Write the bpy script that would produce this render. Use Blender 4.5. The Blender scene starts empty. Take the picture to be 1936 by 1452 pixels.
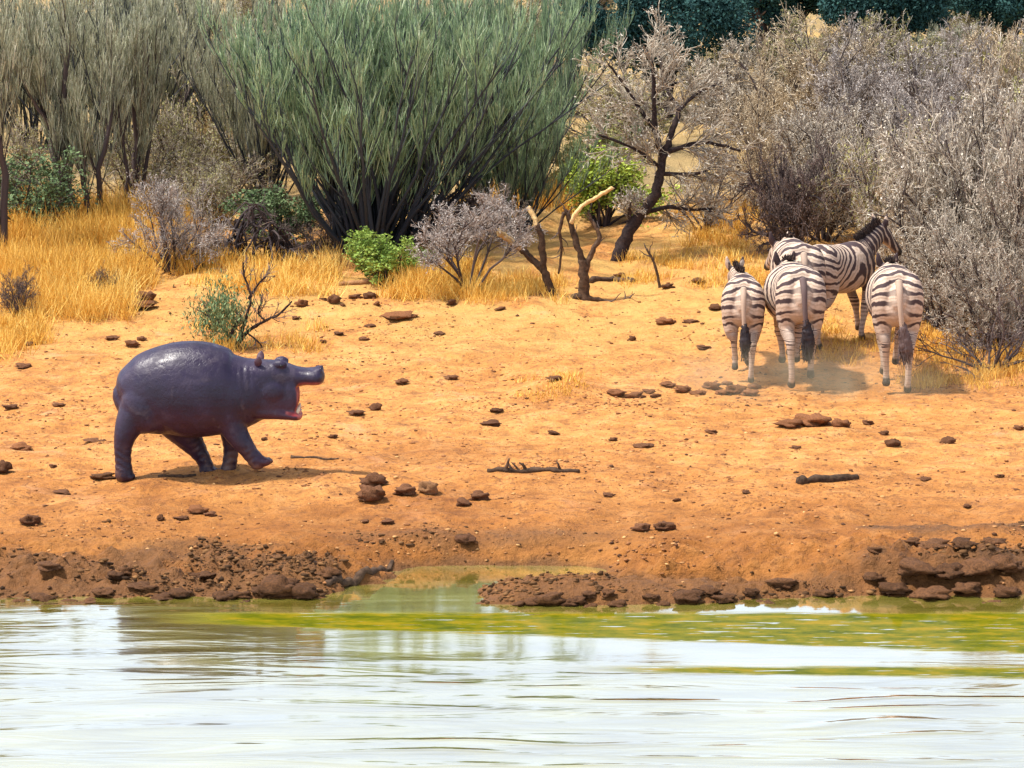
import bpy, bmesh, math, random
import numpy as np
from mathutils import Vector, Matrix

# ------------------------------------------------------------------ camera, sky, sun, exposure
SC = bpy.context.scene
COL = SC.collection
CAM_H = 6.4
FPX = 7000.0                       # focal length in pixels of a 1936 px wide picture
PITCH = math.atan((726 + 343) / FPX)
cd = bpy.data.cameras.new('camera'); cam = bpy.data.objects.new('camera', cd); COL.objects.link(cam)
cam.location = (0, 0, CAM_H); cam.rotation_euler = (math.pi / 2 - PITCH, 0, 0)
cd.sensor_width = 36; cd.lens = FPX * 36 / 1936; cd.clip_start = 0.5; cd.clip_end = 3000
SC.camera = cam

SUN_EL, SUN_AZ = math.radians(65), math.radians(-98)     # azimuth from +Y (beyond the animals), negative = to the left
w = bpy.data.worlds.new('World'); SC.world = w; w.use_nodes = True
nt = w.node_tree; bg = nt.nodes['Background']
sky = nt.nodes.new('ShaderNodeTexSky'); sky.sky_type = 'NISHITA'; sky.sun_disc = False
sky.sun_elevation = SUN_EL; sky.sun_rotation = SUN_AZ
sky.air_density = 1.0; sky.dust_density = 4.0; sky.ozone_density = 1.0; sky.altitude = 1000
hsv = nt.nodes.new('ShaderNodeHueSaturation'); hsv.inputs['Saturation'].default_value = .58; hsv.inputs['Value'].default_value = 1.32   # thin white cloud veil
nt.links.new(sky.outputs[0], hsv.inputs['Color']); nt.links.new(hsv.outputs[0], bg.inputs[0]); bg.inputs[1].default_value = 0.15
sl = bpy.data.lights.new('sun', 'SUN'); sl.energy = 4.2; sl.angle = math.radians(3.5); sl.color = (1.0, 0.95, 0.86)
sun = bpy.data.objects.new('sun', sl); COL.objects.link(sun)
sdir = Vector((math.sin(SUN_AZ) * math.cos(SUN_EL), math.cos(SUN_AZ) * math.cos(SUN_EL), math.sin(SUN_EL)))
sun.rotation_euler = sdir.to_track_quat('Z', 'Y').to_euler(); sun.location = (0, 40, 30)
vs = SC.view_settings
vs.view_transform = 'Standard'; vs.look = 'None'; vs.gamma = 1; vs.use_curve_mapping = False; vs.exposure = 0.58

R = np.random.default_rng(7)

# ------------------------------------------------------------------ numpy noise
def _hash(ix, iy, s):
    n = (ix * 374761393 + iy * 668265263 + s * 974634777) & 0x7fffffff
    n = ((n ^ (n >> 13)) * 1274126177) & 0x7fffffff
    return ((n ^ (n >> 16)) & 0xffff) / 65535.0
def vnoise(x, y, s=0):
    x = np.asarray(x, float); y = np.asarray(y, float)
    ix = np.floor(x).astype(np.int64); iy = np.floor(y).astype(np.int64)
    fx = x - ix; fy = y - iy
    fx = fx * fx * fx * (fx * (fx * 6 - 15) + 10); fy = fy * fy * fy * (fy * (fy * 6 - 15) + 10)
    a = _hash(ix, iy, s); b = _hash(ix + 1, iy, s); c = _hash(ix, iy + 1, s); d = _hash(ix + 1, iy + 1, s)
    return ((a + (b - a) * fx) * (1 - fy) + (c + (d - c) * fx) * fy) * 2 - 1
def fbm(x, y, o=4, s=0, g=0.5):
    t = 0; a = 1.0
    for i in range(o):
        t = t + a * vnoise(x * 2 ** i + 17.3 * i, y * 2 ** i - 9.1 * i, s + i); a *= g
    return t
def sstep(a, b, x):
    t = np.clip((np.asarray(x, float) - a) / (b - a), 0, 1); return t * t * (3 - 2 * t)

# ------------------------------------------------------------------ terrain height
PY = [0, 24, 28.5, 29.6, 30.05, 30.5, 31.2, 32.2, 34, 39, 42, 47, 60, 70, 100, 150, 400]
PZ = [-1.5, -.8, -.35, -.13, 0.0, .10, .17, .25, .338, .345, .50, .94, 2.0, 3.0, 6.0, 9.5, 25]
def terrain(x, y):
    x = np.asarray(x, float); y = np.asarray(y, float)
    yy = y + 0.16 * vnoise(x * .7, y * .2, 3) + .07 * vnoise(x * 2.3, y * .5, 4)
    z = np.interp(yy, PY, PZ)
    # inlet of shallow water behind a spit of mud
    inl = np.exp(-(((x + .12) / .98) ** 4 + ((y - 31.0) / .55) ** 4))
    inl = np.maximum(inl, np.exp(-(((x + .85) / .58) ** 4 + ((y - 30.35) / .36) ** 4)))
    z = z - .34 * inl
    inl2 = np.exp(-(((x - 1.15) / .95) ** 4 + ((y - 30.62) / .14) ** 4))
    z = z - .20 * inl2
    spit = np.exp(-(((x - .75) / .95) ** 4 + ((y - 30.12) / .26) ** 4))
    z = z + .085 * spit
    # low banks
    z = z + .13 * np.exp(-(((x - 3.9) / 1.2) ** 4 + ((y - 30.75) / .35) ** 2))
    z = z + .06 * np.exp(-(((x - 3.7) / .9) ** 4 + ((y - 31.85) / .22) ** 2))
    z = z + .08 * np.exp(-(((x + 1.9) / .28) ** 2 + ((y - 30.6) / .25) ** 2))
    z = z + .13 * np.exp(-(((x - .5) / .42) ** 2 + ((y - 39.0) / .7) ** 2))      # low mound
    land = sstep(29.9, 30.6, y)
    mud = land * (1 - sstep(31.0, 32.0, y)) * (1 - .8 * inl)
    z = z + mud * (.045 * np.abs(fbm(x * 2.6, y * 2.6, 3, 20)) + .085 * (np.abs(fbm(x * 7, y * 7, 3, 30)) - .35))
    z = z + land * (.035 * fbm(x * .8, y * .8, 3, 40) + .024 * fbm(x * 3, y * 3, 4, 50))
    far = sstep(40, 48, y)
    z = z + far * (.07 * fbm(x * 1.1, y * 1.1, 3, 60)) + sstep(50, 90, y) * .5 * fbm(x * .12, y * .12, 2, 70)
    return z
def th(x, y): return float(terrain(np.array([x]), np.array([y]))[0])

CP, SP = math.cos(PITCH), math.sin(PITCH)
def ray(px, py):
    u = (px - 968) / FPX; v = -(py - 726) / FPX
    return np.array([u, CP + v * SP, -SP + v * CP])
def atD(px, py, D):
    d = ray(px, py); t = D / d[1]; return np.array([d[0] * t, D, CAM_H + d[2] * t])
def at(px, py):                     # the spot of ground seen at a pixel of the photograph
    d = ray(px, py); D = np.arange(24, 140, .01); t = D / d[1]
    x = d[0] * t; z = CAM_H + d[2] * t; g = terrain(x, D)
    i = np.argmax(z <= g)
    return np.array([x[i], D[i], g[i]])
def onD(px, D):
    x = (px - 968) / FPX * D; return np.array([x, D, th(x, D)])
def ppm(D): return FPX / D

# ------------------------------------------------------------------ mesh helpers
def build(name, V, F, mat=None, parent=None, smooth=True, attrs=None):
    V = np.asarray(V, np.float32).reshape(-1, 3)
    me = bpy.data.meshes.new(name)
    Fs = F if isinstance(F, list) and len(F) and isinstance(F[0], np.ndarray) else [np.asarray(F)]
    Fs = [f for f in Fs if len(f)]
    me.vertices.add(len(V)); me.vertices.foreach_set('co', V.ravel())
    tot = np.concatenate([np.full(len(f), f.shape[1], np.int32) for f in Fs])
    li = np.concatenate([f.astype(np.int32).ravel() for f in Fs])
    me.loops.add(len(li)); me.loops.foreach_set('vertex_index', li)
    me.polygons.add(len(tot))
    st = np.concatenate([[0], np.cumsum(tot)[:-1]]).astype(np.int32)
    me.polygons.foreach_set('loop_start', st); me.polygons.foreach_set('loop_total', tot)
    if smooth: me.polygons.foreach_set('use_smooth', np.ones(len(tot), bool))
    for k, a in (attrs or {}).items():
        at_ = me.attributes.new(k, 'FLOAT', 'POINT'); at_.data.foreach_set('value', np.asarray(a, np.float32))
    me.update(calc_edges=True); me.validate()
    if mat: me.materials.append(mat)
    o = bpy.data.objects.new(name, me); COL.objects.link(o)
    if parent: o.parent = parent
    return o
def empty(name, loc=(0, 0, 0), rz=0.0):
    o = bpy.data.objects.new(name, None); COL.objects.link(o); o.empty_display_size = .2
    o.location = loc; o.rotation_euler = (0, 0, rz); return o
def tag(o, label=None, cat=None, group=None, kind=None):
    if label: o['label'] = label
    if cat: o['category'] = cat
    if group: o['group'] = group
    if kind: o['kind'] = kind
    return o
def copy_tree(o, parent=None):
    c = o.copy(); COL.objects.link(c)
    if parent: c.parent = parent
    for ch in o.children: copy_tree(ch, c)
    return c
def norm(a):
    return a / np.maximum(np.linalg.norm(a, axis=-1, keepdims=True), 1e-9)

# ------------------------------------------------------------------ materials
def mat(name):
    m = bpy.data.materials.new(name); m.use_nodes = True
    return m, m.node_tree.nodes, m.node_tree.links, m.node_tree.nodes['Principled BSDF']
def ramp(N, stops):
    r = N.new('ShaderNodeValToRGB'); e = r.color_ramp.elements
    while len(e) < len(stops): e.new(.5)
    for i, (p, c) in enumerate(stops): e[i].position = p; e[i].color = (*c, 1)
    return r
def noise(N, L, scale, detail=4, rough=.6, vec=None, dist=0):
    n = N.new('ShaderNodeTexNoise'); n.inputs['Scale'].default_value = scale; n.inputs['Detail'].default_value = detail
    n.inputs['Roughness'].default_value = rough; n.inputs['Distortion'].default_value = dist
    if vec: L.new(vec, n.inputs['Vector'])
    return n
def mixc(N, L, fac, a, b, mode='MIX'):
    m = N.new('ShaderNodeMix'); m.data_type = 'RGBA'; m.blend_type = mode
    for s, v in ((m.inputs[0], fac), (m.inputs[6], a), (m.inputs[7], b)):
        if hasattr(v, 'links') or hasattr(v, 'is_output'): L.new(v, s)
        elif isinstance(v, tuple): s.default_value = (*v, 1)
        else: s.default_value = v
    return m.outputs[2]
def maprange(N, L, src, a, b, c=0., d=1., smooth=True):
    m = N.new('ShaderNodeMapRange'); m.interpolation_type = 'SMOOTHSTEP' if smooth else 'LINEAR'
    L.new(src, m.inputs[0])
    for i, v in enumerate((a, b, c, d)): m.inputs[i + 1].default_value = v
    return m.outputs[0]
def math_(N, L, op, a, b=None):
    m = N.new('ShaderNodeMath'); m.operation = op
    for i, v in enumerate((a, b)):
        if v is None: continue
        if isinstance(v, (int, float)): m.inputs[i].default_value = v
        else: L.new(v, m.inputs[i])
    return m.outputs[0]
def bump(N, L, height, strength, dist, bsdf, normal=None):
    b = N.new('ShaderNodeBump'); b.inputs['Strength'].default_value = strength; b.inputs['Distance'].default_value = dist
    L.new(height, b.inputs['Height'])
    if normal: L.new(normal, b.inputs['Normal'])
    L.new(b.outputs[0], bsdf.inputs['Normal']); return b.outputs[0]
def tintmat(name, stops, rough=.8, spec=.2, attr='tint'):
    m, N, L, B = mat(name)
    a = N.new('ShaderNodeAttribute'); a.attribute_name = attr
    r = ramp(N, stops); L.new(a.outputs['Fac'], r.inputs[0]); L.new(r.outputs[0], B.inputs['Base Color'])
    B.inputs['Roughness'].default_value = rough; B.inputs['Specular IOR Level'].default_value = spec
    return m
def rockmat(name, c1, c2, scale=12, rough=.9):
    m, N, L, B = mat(name)
    tc = N.new('ShaderNodeTexCoord'); oi = N.new('ShaderNodeObjectInfo')
    n = noise(N, L, scale, 5, .65, tc.outputs['Object'])
    r = ramp(N, [(.3, c1), (.72, c2)]); L.new(n.outputs[0], r.inputs[0])
    v = maprange(N, L, oi.outputs['Random'], 0, 1, .7, 1.25, False)
    hs = N.new('ShaderNodeHueSaturation'); L.new(r.outputs[0], hs.inputs['Color']); L.new(v, hs.inputs['Value'])
    L.new(hs.outputs[0], B.inputs['Base Color']); B.inputs['Roughness'].default_value = rough; B.inputs['Specular IOR Level'].default_value = .15
    n2 = noise(N, L, scale * 3, 4, .7, tc.outputs['Object']); bump(N, L, n2.outputs[0], .6, .02, B)
    return m

M = {}
M['rock'] = rockmat('brown_clod', (.055, .024, .013), (.24, .105, .048))
M['red_rock'] = rockmat('red_clod', (.10, .04, .02), (.32, .13, .05))
M['pale_rock'] = rockmat('sand_stone', (.20, .09, .04), (.42, .22, .10))
M['mud'] = rockmat('wet_mud', (.035, .016, .008), (.17, .075, .030), 7, .8)
M['wood'] = rockmat('grey_deadwood', (.035, .022, .016), (.15, .09, .055), 20)
M['bark'] = rockmat('dark_bark', (.018, .014, .016), (.075, .05, .045), 25)
M['palewood'] = rockmat('pale_broken_wood', (.40, .24, .09), (.72, .50, .24), 20)
M['broom'] = tintmat('broom_green', [(0, (.05, .07, .07)), (.30, (.105, .15, .115)), (.60, (.21, .305, .155)), (.85, (.32, .43, .22)), (1, (.48, .55, .37))])
M['broomgrey'] = tintmat('broom_grey_green', [(0, (.09, .08, .06)), (.35, (.225, .215, .14)), (.7, (.39, .40, .25)), (1, (.60, .58, .44))])
M['dry'] = tintmat('dry_grey_twigs', [(0, (.09, .07, .055)), (.35, (.27, .22, .165)), (.7, (.47, .40, .305)), (1, (.76, .69, .58))])
M['drytan'] = tintmat('tan_twigs', [(0, (.10, .07, .045)), (.35, (.30, .22, .135)), (.7, (.50, .39, .25)), (1, (.74, .63, .46))])
M['drydark'] = tintmat('dark_brown_twigs', [(0, (.02, .014, .016)), (.5, (.085, .062, .058)), (1, (.26, .19, .16))])
M['stemblue'] = tintmat('blue_black_stems', [(0, (.018, .020, .028)), (.5, (.06, .066, .075)), (1, (.17, .18, .17))])
M['drylilac'] = tintmat('lilac_grey_twigs', [(0, (.10, .08, .075)), (.4, (.26, .215, .185)), (.75, (.42, .365, .325)), (1, (.62, .57, .52))])
M['drygold'] = tintmat('straw_twigs', [(0, (.10, .06, .025)), (.5, (.30, .20, .08)), (1, (.52, .36, .15))])
M['leafbright'] = tintmat('bright_green_leaves', [(0, (.07, .13, .025)), (.5, (.23, .34, .06)), (1, (.44, .55, .14))])
M['leaflime'] = tintmat('sunlit_lime_leaves', [(0, (.12, .18, .03)), (.5, (.36, .46, .06)), (1, (.60, .68, .14))])  # lime leaves brightened to stand in for sunlight on one bush
M['leafdark'] = tintmat('dark_green_leaves', [(0, (.009, .034, .036)), (.5, (.022, .070, .066)), (1, (.052, .13, .10))])
M['leafmid'] = tintmat('dull_green_leaves', [(0, (.04, .06, .035)), (.5, (.11, .17, .07)), (1, (.23, .30, .14))])
M['leafolive'] = tintmat('olive_leaves', [(0, (.12, .10, .04)), (.5, (.29, .27, .10)), (1, (.50, .46, .20))])
M['grass'] = tintmat('golden_grass', [(0, (.36, .17, .035)), (.45, (.72, .40, .06)), (1, (.90, .66, .20))], .7)

# ------------------------------------------------------------------ the ground
def mudmask(xf, yf):
    nz = fbm(xf * 1.1, yf * 1.6, 4, 210)
    lft = sstep(-1.1, -1.7, xf) * sstep(31.95, 30.7, yf + .45 * nz) * sstep(-6.5, -3.6, xf + .4 * nz)
    rgt = sstep(2.4, 3.3, xf + .3 * nz) * sstep(31.6, 30.5, yf + .35 * nz)
    rgt2 = .8 * sstep(2.7, 3.2, xf) * sstep(5.2, 4.6, xf) * np.exp(-((yf - 31.85 + .12 * nz) / .2) ** 2)
    midm = sstep(31.1, 30.2, yf + .3 * nz) * .85
    rim = .7 * np.exp(-(((xf + .3) / 1.5) ** 4 + ((yf - 31.75 + .1 * nz) / .22) ** 2))
    return np.clip(np.maximum.reduce([lft, rgt, rgt2, midm, rim]), 0, 1)
def make_ground():
    def axis(a, b, fine, lo, hi, grow):
        ys = [lo]
        while ys[-1] < hi: ys.append(ys[-1] + fine)
        s = fine
        while ys[-1] < b: s *= grow; ys.append(ys[-1] + s)
        s = fine; pre = []
        y = lo
        while y > a: s *= grow; y -= s; pre.append(y)
        return np.array(pre[::-1] + ys)
    xs = axis(-400, 400, .045, -6.8, 6.8, 1.18)
    y1 = np.arange(29.2, 33, .028); y2 = np.arange(33, 41, .045); y3 = np.arange(41, 50, .08)
    yy = [*y1, *y2, *y3]; s = .08
    while yy[-1] < 900: s *= 1.1; yy.append(yy[-1] + s)
    pre = []; y = 29.2; s = .03
    while y > -40: s *= 1.3; y -= s; pre.append(y)
    ys = np.array(pre[::-1] + yy)
    X, Y = np.meshgrid(xs, ys); Z = terrain(X, Y)
    nx, ny = len(xs), len(ys)
    i = np.arange((ny - 1) * (nx - 1)); r = i // (nx - 1); c = i % (nx - 1); a = r * nx + c
    F = np.stack([a, a + 1, a + nx + 1, a + nx], 1)
    mudv = mudmask(X.ravel(), Y.ravel())
    m, N, L, B = mat('orange_sand'); amud = N.new('ShaderNodeAttribute'); amud.attribute_name = 'mud'
    g = N.new('ShaderNodeNewGeometry'); pos = g.outputs['Position']
    sp = N.new('ShaderNodeSeparateXYZ'); L.new(pos, sp.inputs[0])
    n1 = noise(N, L, .55, 5, .6, pos); n2 = noise(N, L, 3.2, 6, .68, pos); n3 = noise(N, L, 17, 5, .7, pos)
    c1 = ramp(N, [(.28, (.33, .130, .034)), (.5, (.57, .245, .062)), (.72, (.66, .33, .105))]); L.new(n1.outputs[0], c1.inputs[0])
    c2 = ramp(N, [(.36, (.22, .075, .022)), (.50, (.57, .24, .058)), (.66, (.76, .40, .15))]); L.new(n2.outputs[0], c2.inputs[0])
    col = mixc(N, L, .5, c1.outputs[0], c2.outputs[0])
    # brown crumbs and trampled marks
    cr = ramp(N, [(.36, (1, 1, 1)), (.46, (0, 0, 0))]); L.new(n3.outputs[0], cr.inputs[0])
    crf = math_(N, L, 'MULTIPLY', cr.outputs[0], .8)
    col = mixc(N, L, crf, col, (.20, .085, .035))
    n4 = noise(N, L, 6.5, 3, .6, pos, 1.0)
    pr = ramp(N, [(.34, (1, 1, 1)), (.43, (0, 0, 0))]); L.new(n4.outputs[0], pr.inputs[0])
    col = mixc(N, L, math_(N, L, 'MULTIPLY', pr.outputs[0], .65), col, (.26, .11, .04))
    # straw litter towards the scrub
    straw = maprange(N, L, sp.outputs[1], 39.5, 45)
    ns = noise(N, L, 1.4, 5, .65, pos)
    sf = math_(N, L, 'MULTIPLY', straw, maprange(N, L, ns.outputs[0], .35, .6))
    col = mixc(N, L, math_(N, L, 'MULTIPLY', sf, .75), col, (.60, .37, .11))
    pk = maprange(N, L, ns.outputs[0], .58, .72); col = mixc(N, L, math_(N, L, 'MULTIPLY', pk, .5), col, (.66, .34, .17))
    # wet, trodden mud by the water
    nm = noise(N, L, 2.2, 5, .7, pos)
    zz = math_(N, L, 'ADD', sp.outputs[2], math_(N, L, 'MULTIPLY', math_(N, L, 'SUBTRACT', nm.outputs[0], .5), .26))
    wet = math_(N, L, 'MAXIMUM', maprange(N, L, zz, .10, .0), maprange(N, L, math_(N, L, 'ADD', amud.outputs['Fac'], math_(N, L, 'MULTIPLY', math_(N, L, 'SUBTRACT', n2.outputs[0], .5), 1.3)), .08, 1.05))
    cm = ramp(N, [(.36, (.028, .017, .010)), (.52, (.095, .050, .022)), (.68, (.24, .125, .05))]); L.new(n3.outputs[0], cm.inputs[0])
    col = mixc(N, L, math_(N, L, 'MULTIPLY', wet, .93), col, cm.outputs[0])
    damp = maprange(N, L, zz, .36, .16); col = mixc(N, L, math_(N, L, 'MULTIPLY', damp, .45), col, (.36, .16, .04))
    near = maprange(N, L, math_(N, L, 'ADD', sp.outputs[1], math_(N, L, 'MULTIPLY', math_(N, L, 'SUBTRACT', n1.outputs[0], .5), 5.)), 36.5, 31.0)
    col = mixc(N, L, math_(N, L, 'MULTIPLY', near, .8), col, mixc(N, L, 1.0, col, (.62, .52, .42), 'MULTIPLY'))
    farl = maprange(N, L, sp.outputs[1], 47.5, 52.); nf = noise(N, L, .9, 5, .65, pos)
    cf = ramp(N, [(.35, (.22, .17, .085)), (.55, (.38, .27, .12)), (.70, (.58, .36, .12))]); L.new(nf.outputs[0], cf.inputs[0])
    col = mixc(N, L, math_(N, L, 'MULTIPLY', farl, .9), col, cf.outputs[0])
    L.new(col, B.inputs['Base Color'])
    rr = math_(N, L, 'SUBTRACT', .92, math_(N, L, 'MULTIPLY', wet, .35)); L.new(rr, B.inputs['Roughness'])
    B.inputs['Specular IOR Level'].default_value = .25
    h = math_(N, L, 'ADD', math_(N, L, 'MULTIPLY', n2.outputs[0], .6), math_(N, L, 'MULTIPLY', n3.outputs[0], .35))
    bump(N, L, h, 1.0, .13, B)
    o = build('ground', np.stack([X, Y, Z], -1), F, m, None, True, {'mud': mudv}); tag(o, kind='structure')
    return o
make_ground()

# ------------------------------------------------------------------ the water
def make_water():
    xs = np.linspace(-300, 300, 3); ys = np.array([-200, 28, 33.0])
    X, Y = np.meshgrid(xs, ys)
    V = np.stack([X, Y, np.zeros_like(X)], -1)
    a = np.array([0, 1, 3, 4]); F = np.stack([a, a + 1, a + 4, a + 3], 1)
    m, N, L, B = mat('pond_water'); N.remove(B); out = N['Material Output']
    g = N.new('ShaderNodeNewGeometry'); pos = g.outputs['Position']
    def vec(sx, sy):
        mp = N.new('ShaderNodeMapping'); mp.inputs['Scale'].default_value = (sx, sy, 1); L.new(pos, mp.inputs[0]); return mp.outputs[0]
    wv = noise(N, L, 1.0, 3, .5, vec(.55, 2.2), .8)
    wf = noise(N, L, 1.0, 3, .55, vec(2.0, 9), .5)
    reg = noise(N, L, 1.0, 2, .5, vec(.16, .55))
    ruf = maprange(N, L, reg.outputs[0], .42, .62)
    sx = N.new('ShaderNodeSeparateXYZ'); L.new(pos, sx.inputs[0])
    edge = math_(N, L, 'ADD', sx.outputs[1], math_(N, L, 'MULTIPLY', math_(N, L, 'SUBTRACT', reg.outputs[0], .5), 1.2))
    calm = math_(N, L, 'MULTIPLY', maprange(N, L, edge, 27.6, 28.4), maprange(N, L, sx.outputs[0], -3.2, -1.0))
    amp = math_(N, L, 'ADD', math_(N, L, 'SUBTRACT', 1., math_(N, L, 'MULTIPLY', calm, .82)), math_(N, L, 'MULTIPLY', maprange(N, L, sx.outputs[0], -.9, -2.2), .35))
    hh = math_(N, L, 'ADD', wv.outputs[0], math_(N, L, 'MULTIPLY', math_(N, L, 'MULTIPLY', wf.outputs[0], .22), ruf))
    bp = N.new('ShaderNodeBump'); bp.inputs['Strength'].default_value = 1; bp.inputs['Distance'].default_value = .010
    wt2 = N.new('ShaderNodeTexWave'); wt2.wave_type = 'BANDS'; wt2.bands_direction = 'Y'; wt2.inputs['Scale'].default_value = .75; wt2.inputs['Distortion'].default_value = 11
    wt2.inputs['Detail'].default_value = 2.5; wt2.inputs['Detail Scale'].default_value = .9; L.new(vec(.42, 1.0), wt2.inputs['Vector'])
    zone = math_(N, L, 'MULTIPLY', maprange(N, L, edge, 28.0, 27.0), maprange(N, L, sx.outputs[0], -2.2, .6))
    crest = math_(N, L, 'MULTIPLY', math_(N, L, 'POWER', wt2.outputs['Fac'], 5.), math_(N, L, 'MULTIPLY', math_(N, L, 'MULTIPLY', zone, maprange(N, L, wv.outputs[0], .38, .62)), .45))
    L.new(math_(N, L, 'ADD', math_(N, L, 'MULTIPLY', hh, amp), crest), bp.inputs['Height'])
    d = N.new('ShaderNodeBsdfDiffuse')
    cc = noise(N, L, 1.0, 4, .6, vec(.8, 2.5)); cr = ramp(N, [(.35, (.20, .165, .02)), (.65, (.36, .32, .06))])
    L.new(cc.outputs[0], cr.inputs[0]); dcol = cr
    gl = N.new('ShaderNodeBsdfGlossy'); gl.inputs['Roughness'].default_value = .06; gl.inputs['Color'].default_value = (1, 1, 1, 1)
    L.new(bp.outputs[0], gl.inputs['Normal'])
    xn = math_(N, L, 'ADD', sx.outputs[0], math_(N, L, 'MULTIPLY', math_(N, L, 'SUBTRACT', cc.outputs[0], .5), .9)); yn = math_(N, L, 'ADD', sx.outputs[1], math_(N, L, 'MULTIPLY', math_(N, L, 'SUBTRACT', wf.outputs[0], .5), .22))
    # bank reflection painted in olive: a long tongue along the shore and a thinner one farther out
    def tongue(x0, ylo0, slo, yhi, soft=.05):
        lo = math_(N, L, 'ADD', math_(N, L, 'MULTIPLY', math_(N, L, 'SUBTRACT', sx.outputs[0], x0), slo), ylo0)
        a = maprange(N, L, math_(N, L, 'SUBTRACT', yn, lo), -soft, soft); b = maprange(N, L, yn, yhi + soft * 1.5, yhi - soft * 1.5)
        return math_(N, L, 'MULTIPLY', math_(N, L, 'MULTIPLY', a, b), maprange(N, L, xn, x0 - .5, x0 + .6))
    bank_refl = math_(N, L, 'MAXIMUM', tongue(-2.6, 29.15, -.165, 29.55), math_(N, L, 'MULTIPLY', tongue(.7, 27.44, -.07, 27.62, .05), 1.))
    slit = noise(N, L, 1.0, 3, .6, vec(2.2, 16)); bank_refl = math_(N, L, 'MULTIPLY', bank_refl, maprange(N, L, slit.outputs[0], .66, .61))
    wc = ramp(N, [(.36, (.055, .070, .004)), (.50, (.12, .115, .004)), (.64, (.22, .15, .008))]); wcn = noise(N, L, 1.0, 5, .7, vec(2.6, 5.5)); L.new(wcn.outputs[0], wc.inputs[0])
    L.new(mixc(N, L, bank_refl, dcol.outputs[0], wc.outputs[0]), d.inputs[0])
    fr = N.new('ShaderNodeFresnel'); fr.inputs[0].default_value = 2.2; L.new(bp.outputs[0], fr.inputs['Normal'])
    wm = N.new('ShaderNodeMath'); wm.operation = 'MULTIPLY'; wt = N.new('ShaderNodeMapRange'); wt.inputs[3].default_value = 1.0; wt.inputs[4].default_value = .05  # gloss cut inside the painted reflection band
    mx = N.new('ShaderNodeMixShader'); L.new(maprange(N, L, fr.outputs[0], .10, .46, .12, .96, False), wm.inputs[0]); L.new(bank_refl, wt.inputs[0]); L.new(wt.outputs[0], wm.inputs[1]); L.new(wm.outputs[0], mx.inputs[0]); L.new(d.outputs[0], mx.inputs[1]); L.new(gl.outputs[0], mx.inputs[2])
    L.new(mx.outputs[0], out.inputs[0])
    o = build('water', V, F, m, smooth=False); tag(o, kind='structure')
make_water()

# ------------------------------------------------------------------ plants
def grow(P, D, L, nseg, wob, up, rng):
    """P,D (N,3), L (N,) -> points (N,nseg+1,3)"""
    pts = [P]; D = norm(D)
    for i in range(nseg):
        D = D + wob * rng.standard_normal(D.shape); D[:, 2] += up; D = norm(D)
        P = P + D * (L / nseg)[:, None]; pts.append(P)
    return np.stack(pts, 1)
def spawn(pts, n, tmin, spread, lmul, lens, rng, tmax=1.0, upb=0.0):
    N_, S, _ = pts.shape; S -= 1
    t = rng.uniform(tmin, tmax, (N_, n)) * S
    i = np.minimum(t.astype(int), S - 1); f = (t - i)[..., None]
    idx = np.arange(N_)[:, None]
    a = pts[idx, i]; b = pts[idx, i + 1]
    P = (a + (b - a) * f).reshape(-1, 3)
    d = norm(b - a); rn = rng.standard_normal(d.shape)
    rn = norm(rn - (rn * d).sum(-1, keepdims=True) * d)
    D = d + spread * rn; D[..., 2] += upb; D = norm(D).reshape(-1, 3)
    Ln = (lens[:, None] * lmul * rng.uniform(.6, 1.3, (N_, n)) * (1 - .45 * (t / S))).reshape(-1)
    return P, D, Ln
def tubes(pts, r0, r1, sides, rng):
    """continuous tubes; sides=2 gives thin flat twigs"""
    N_, S, _ = pts.shape
    d = np.empty_like(pts); d[:, 1:-1] = pts[:, 2:] - pts[:, :-2]; d[:, 0] = pts[:, 1] - pts[:, 0]; d[:, -1] = pts[:, -1] - pts[:, -2]
    d = norm(d); ref = norm(rng.standard_normal((N_, 1, 3))) * np.ones((1, S, 1))
    a = norm(np.cross(d, ref)); b = np.cross(d, a)
    r = (np.linspace(0, 1, S)[None, :] * (np.asarray(r1) - np.asarray(r0)).reshape(-1, 1) + np.asarray(r0).reshape(-1, 1))
    r = np.broadcast_to(r, (N_, S))
    ang = np.arange(sides) * 2 * math.pi / sides
    V = pts[:, :, None, :] + r[:, :, None, None] * (np.cos(ang)[None, None, :, None] * a[:, :, None, :] + np.sin(ang)[None, None, :, None] * b[:, :, None, :])
    base = (np.arange(N_)[:, None, None] * S + np.arange(S - 1)[None, :, None]) * sides
    k = np.arange(sides if sides > 2 else 1)[None, None, :]; k2 = (k + 1) % sides
    F = np.stack([base + k, base + k2, base + sides + k2, base + sides + k], -1).reshape(-1, 4)
    return V.reshape(-1, 3), F
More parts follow.
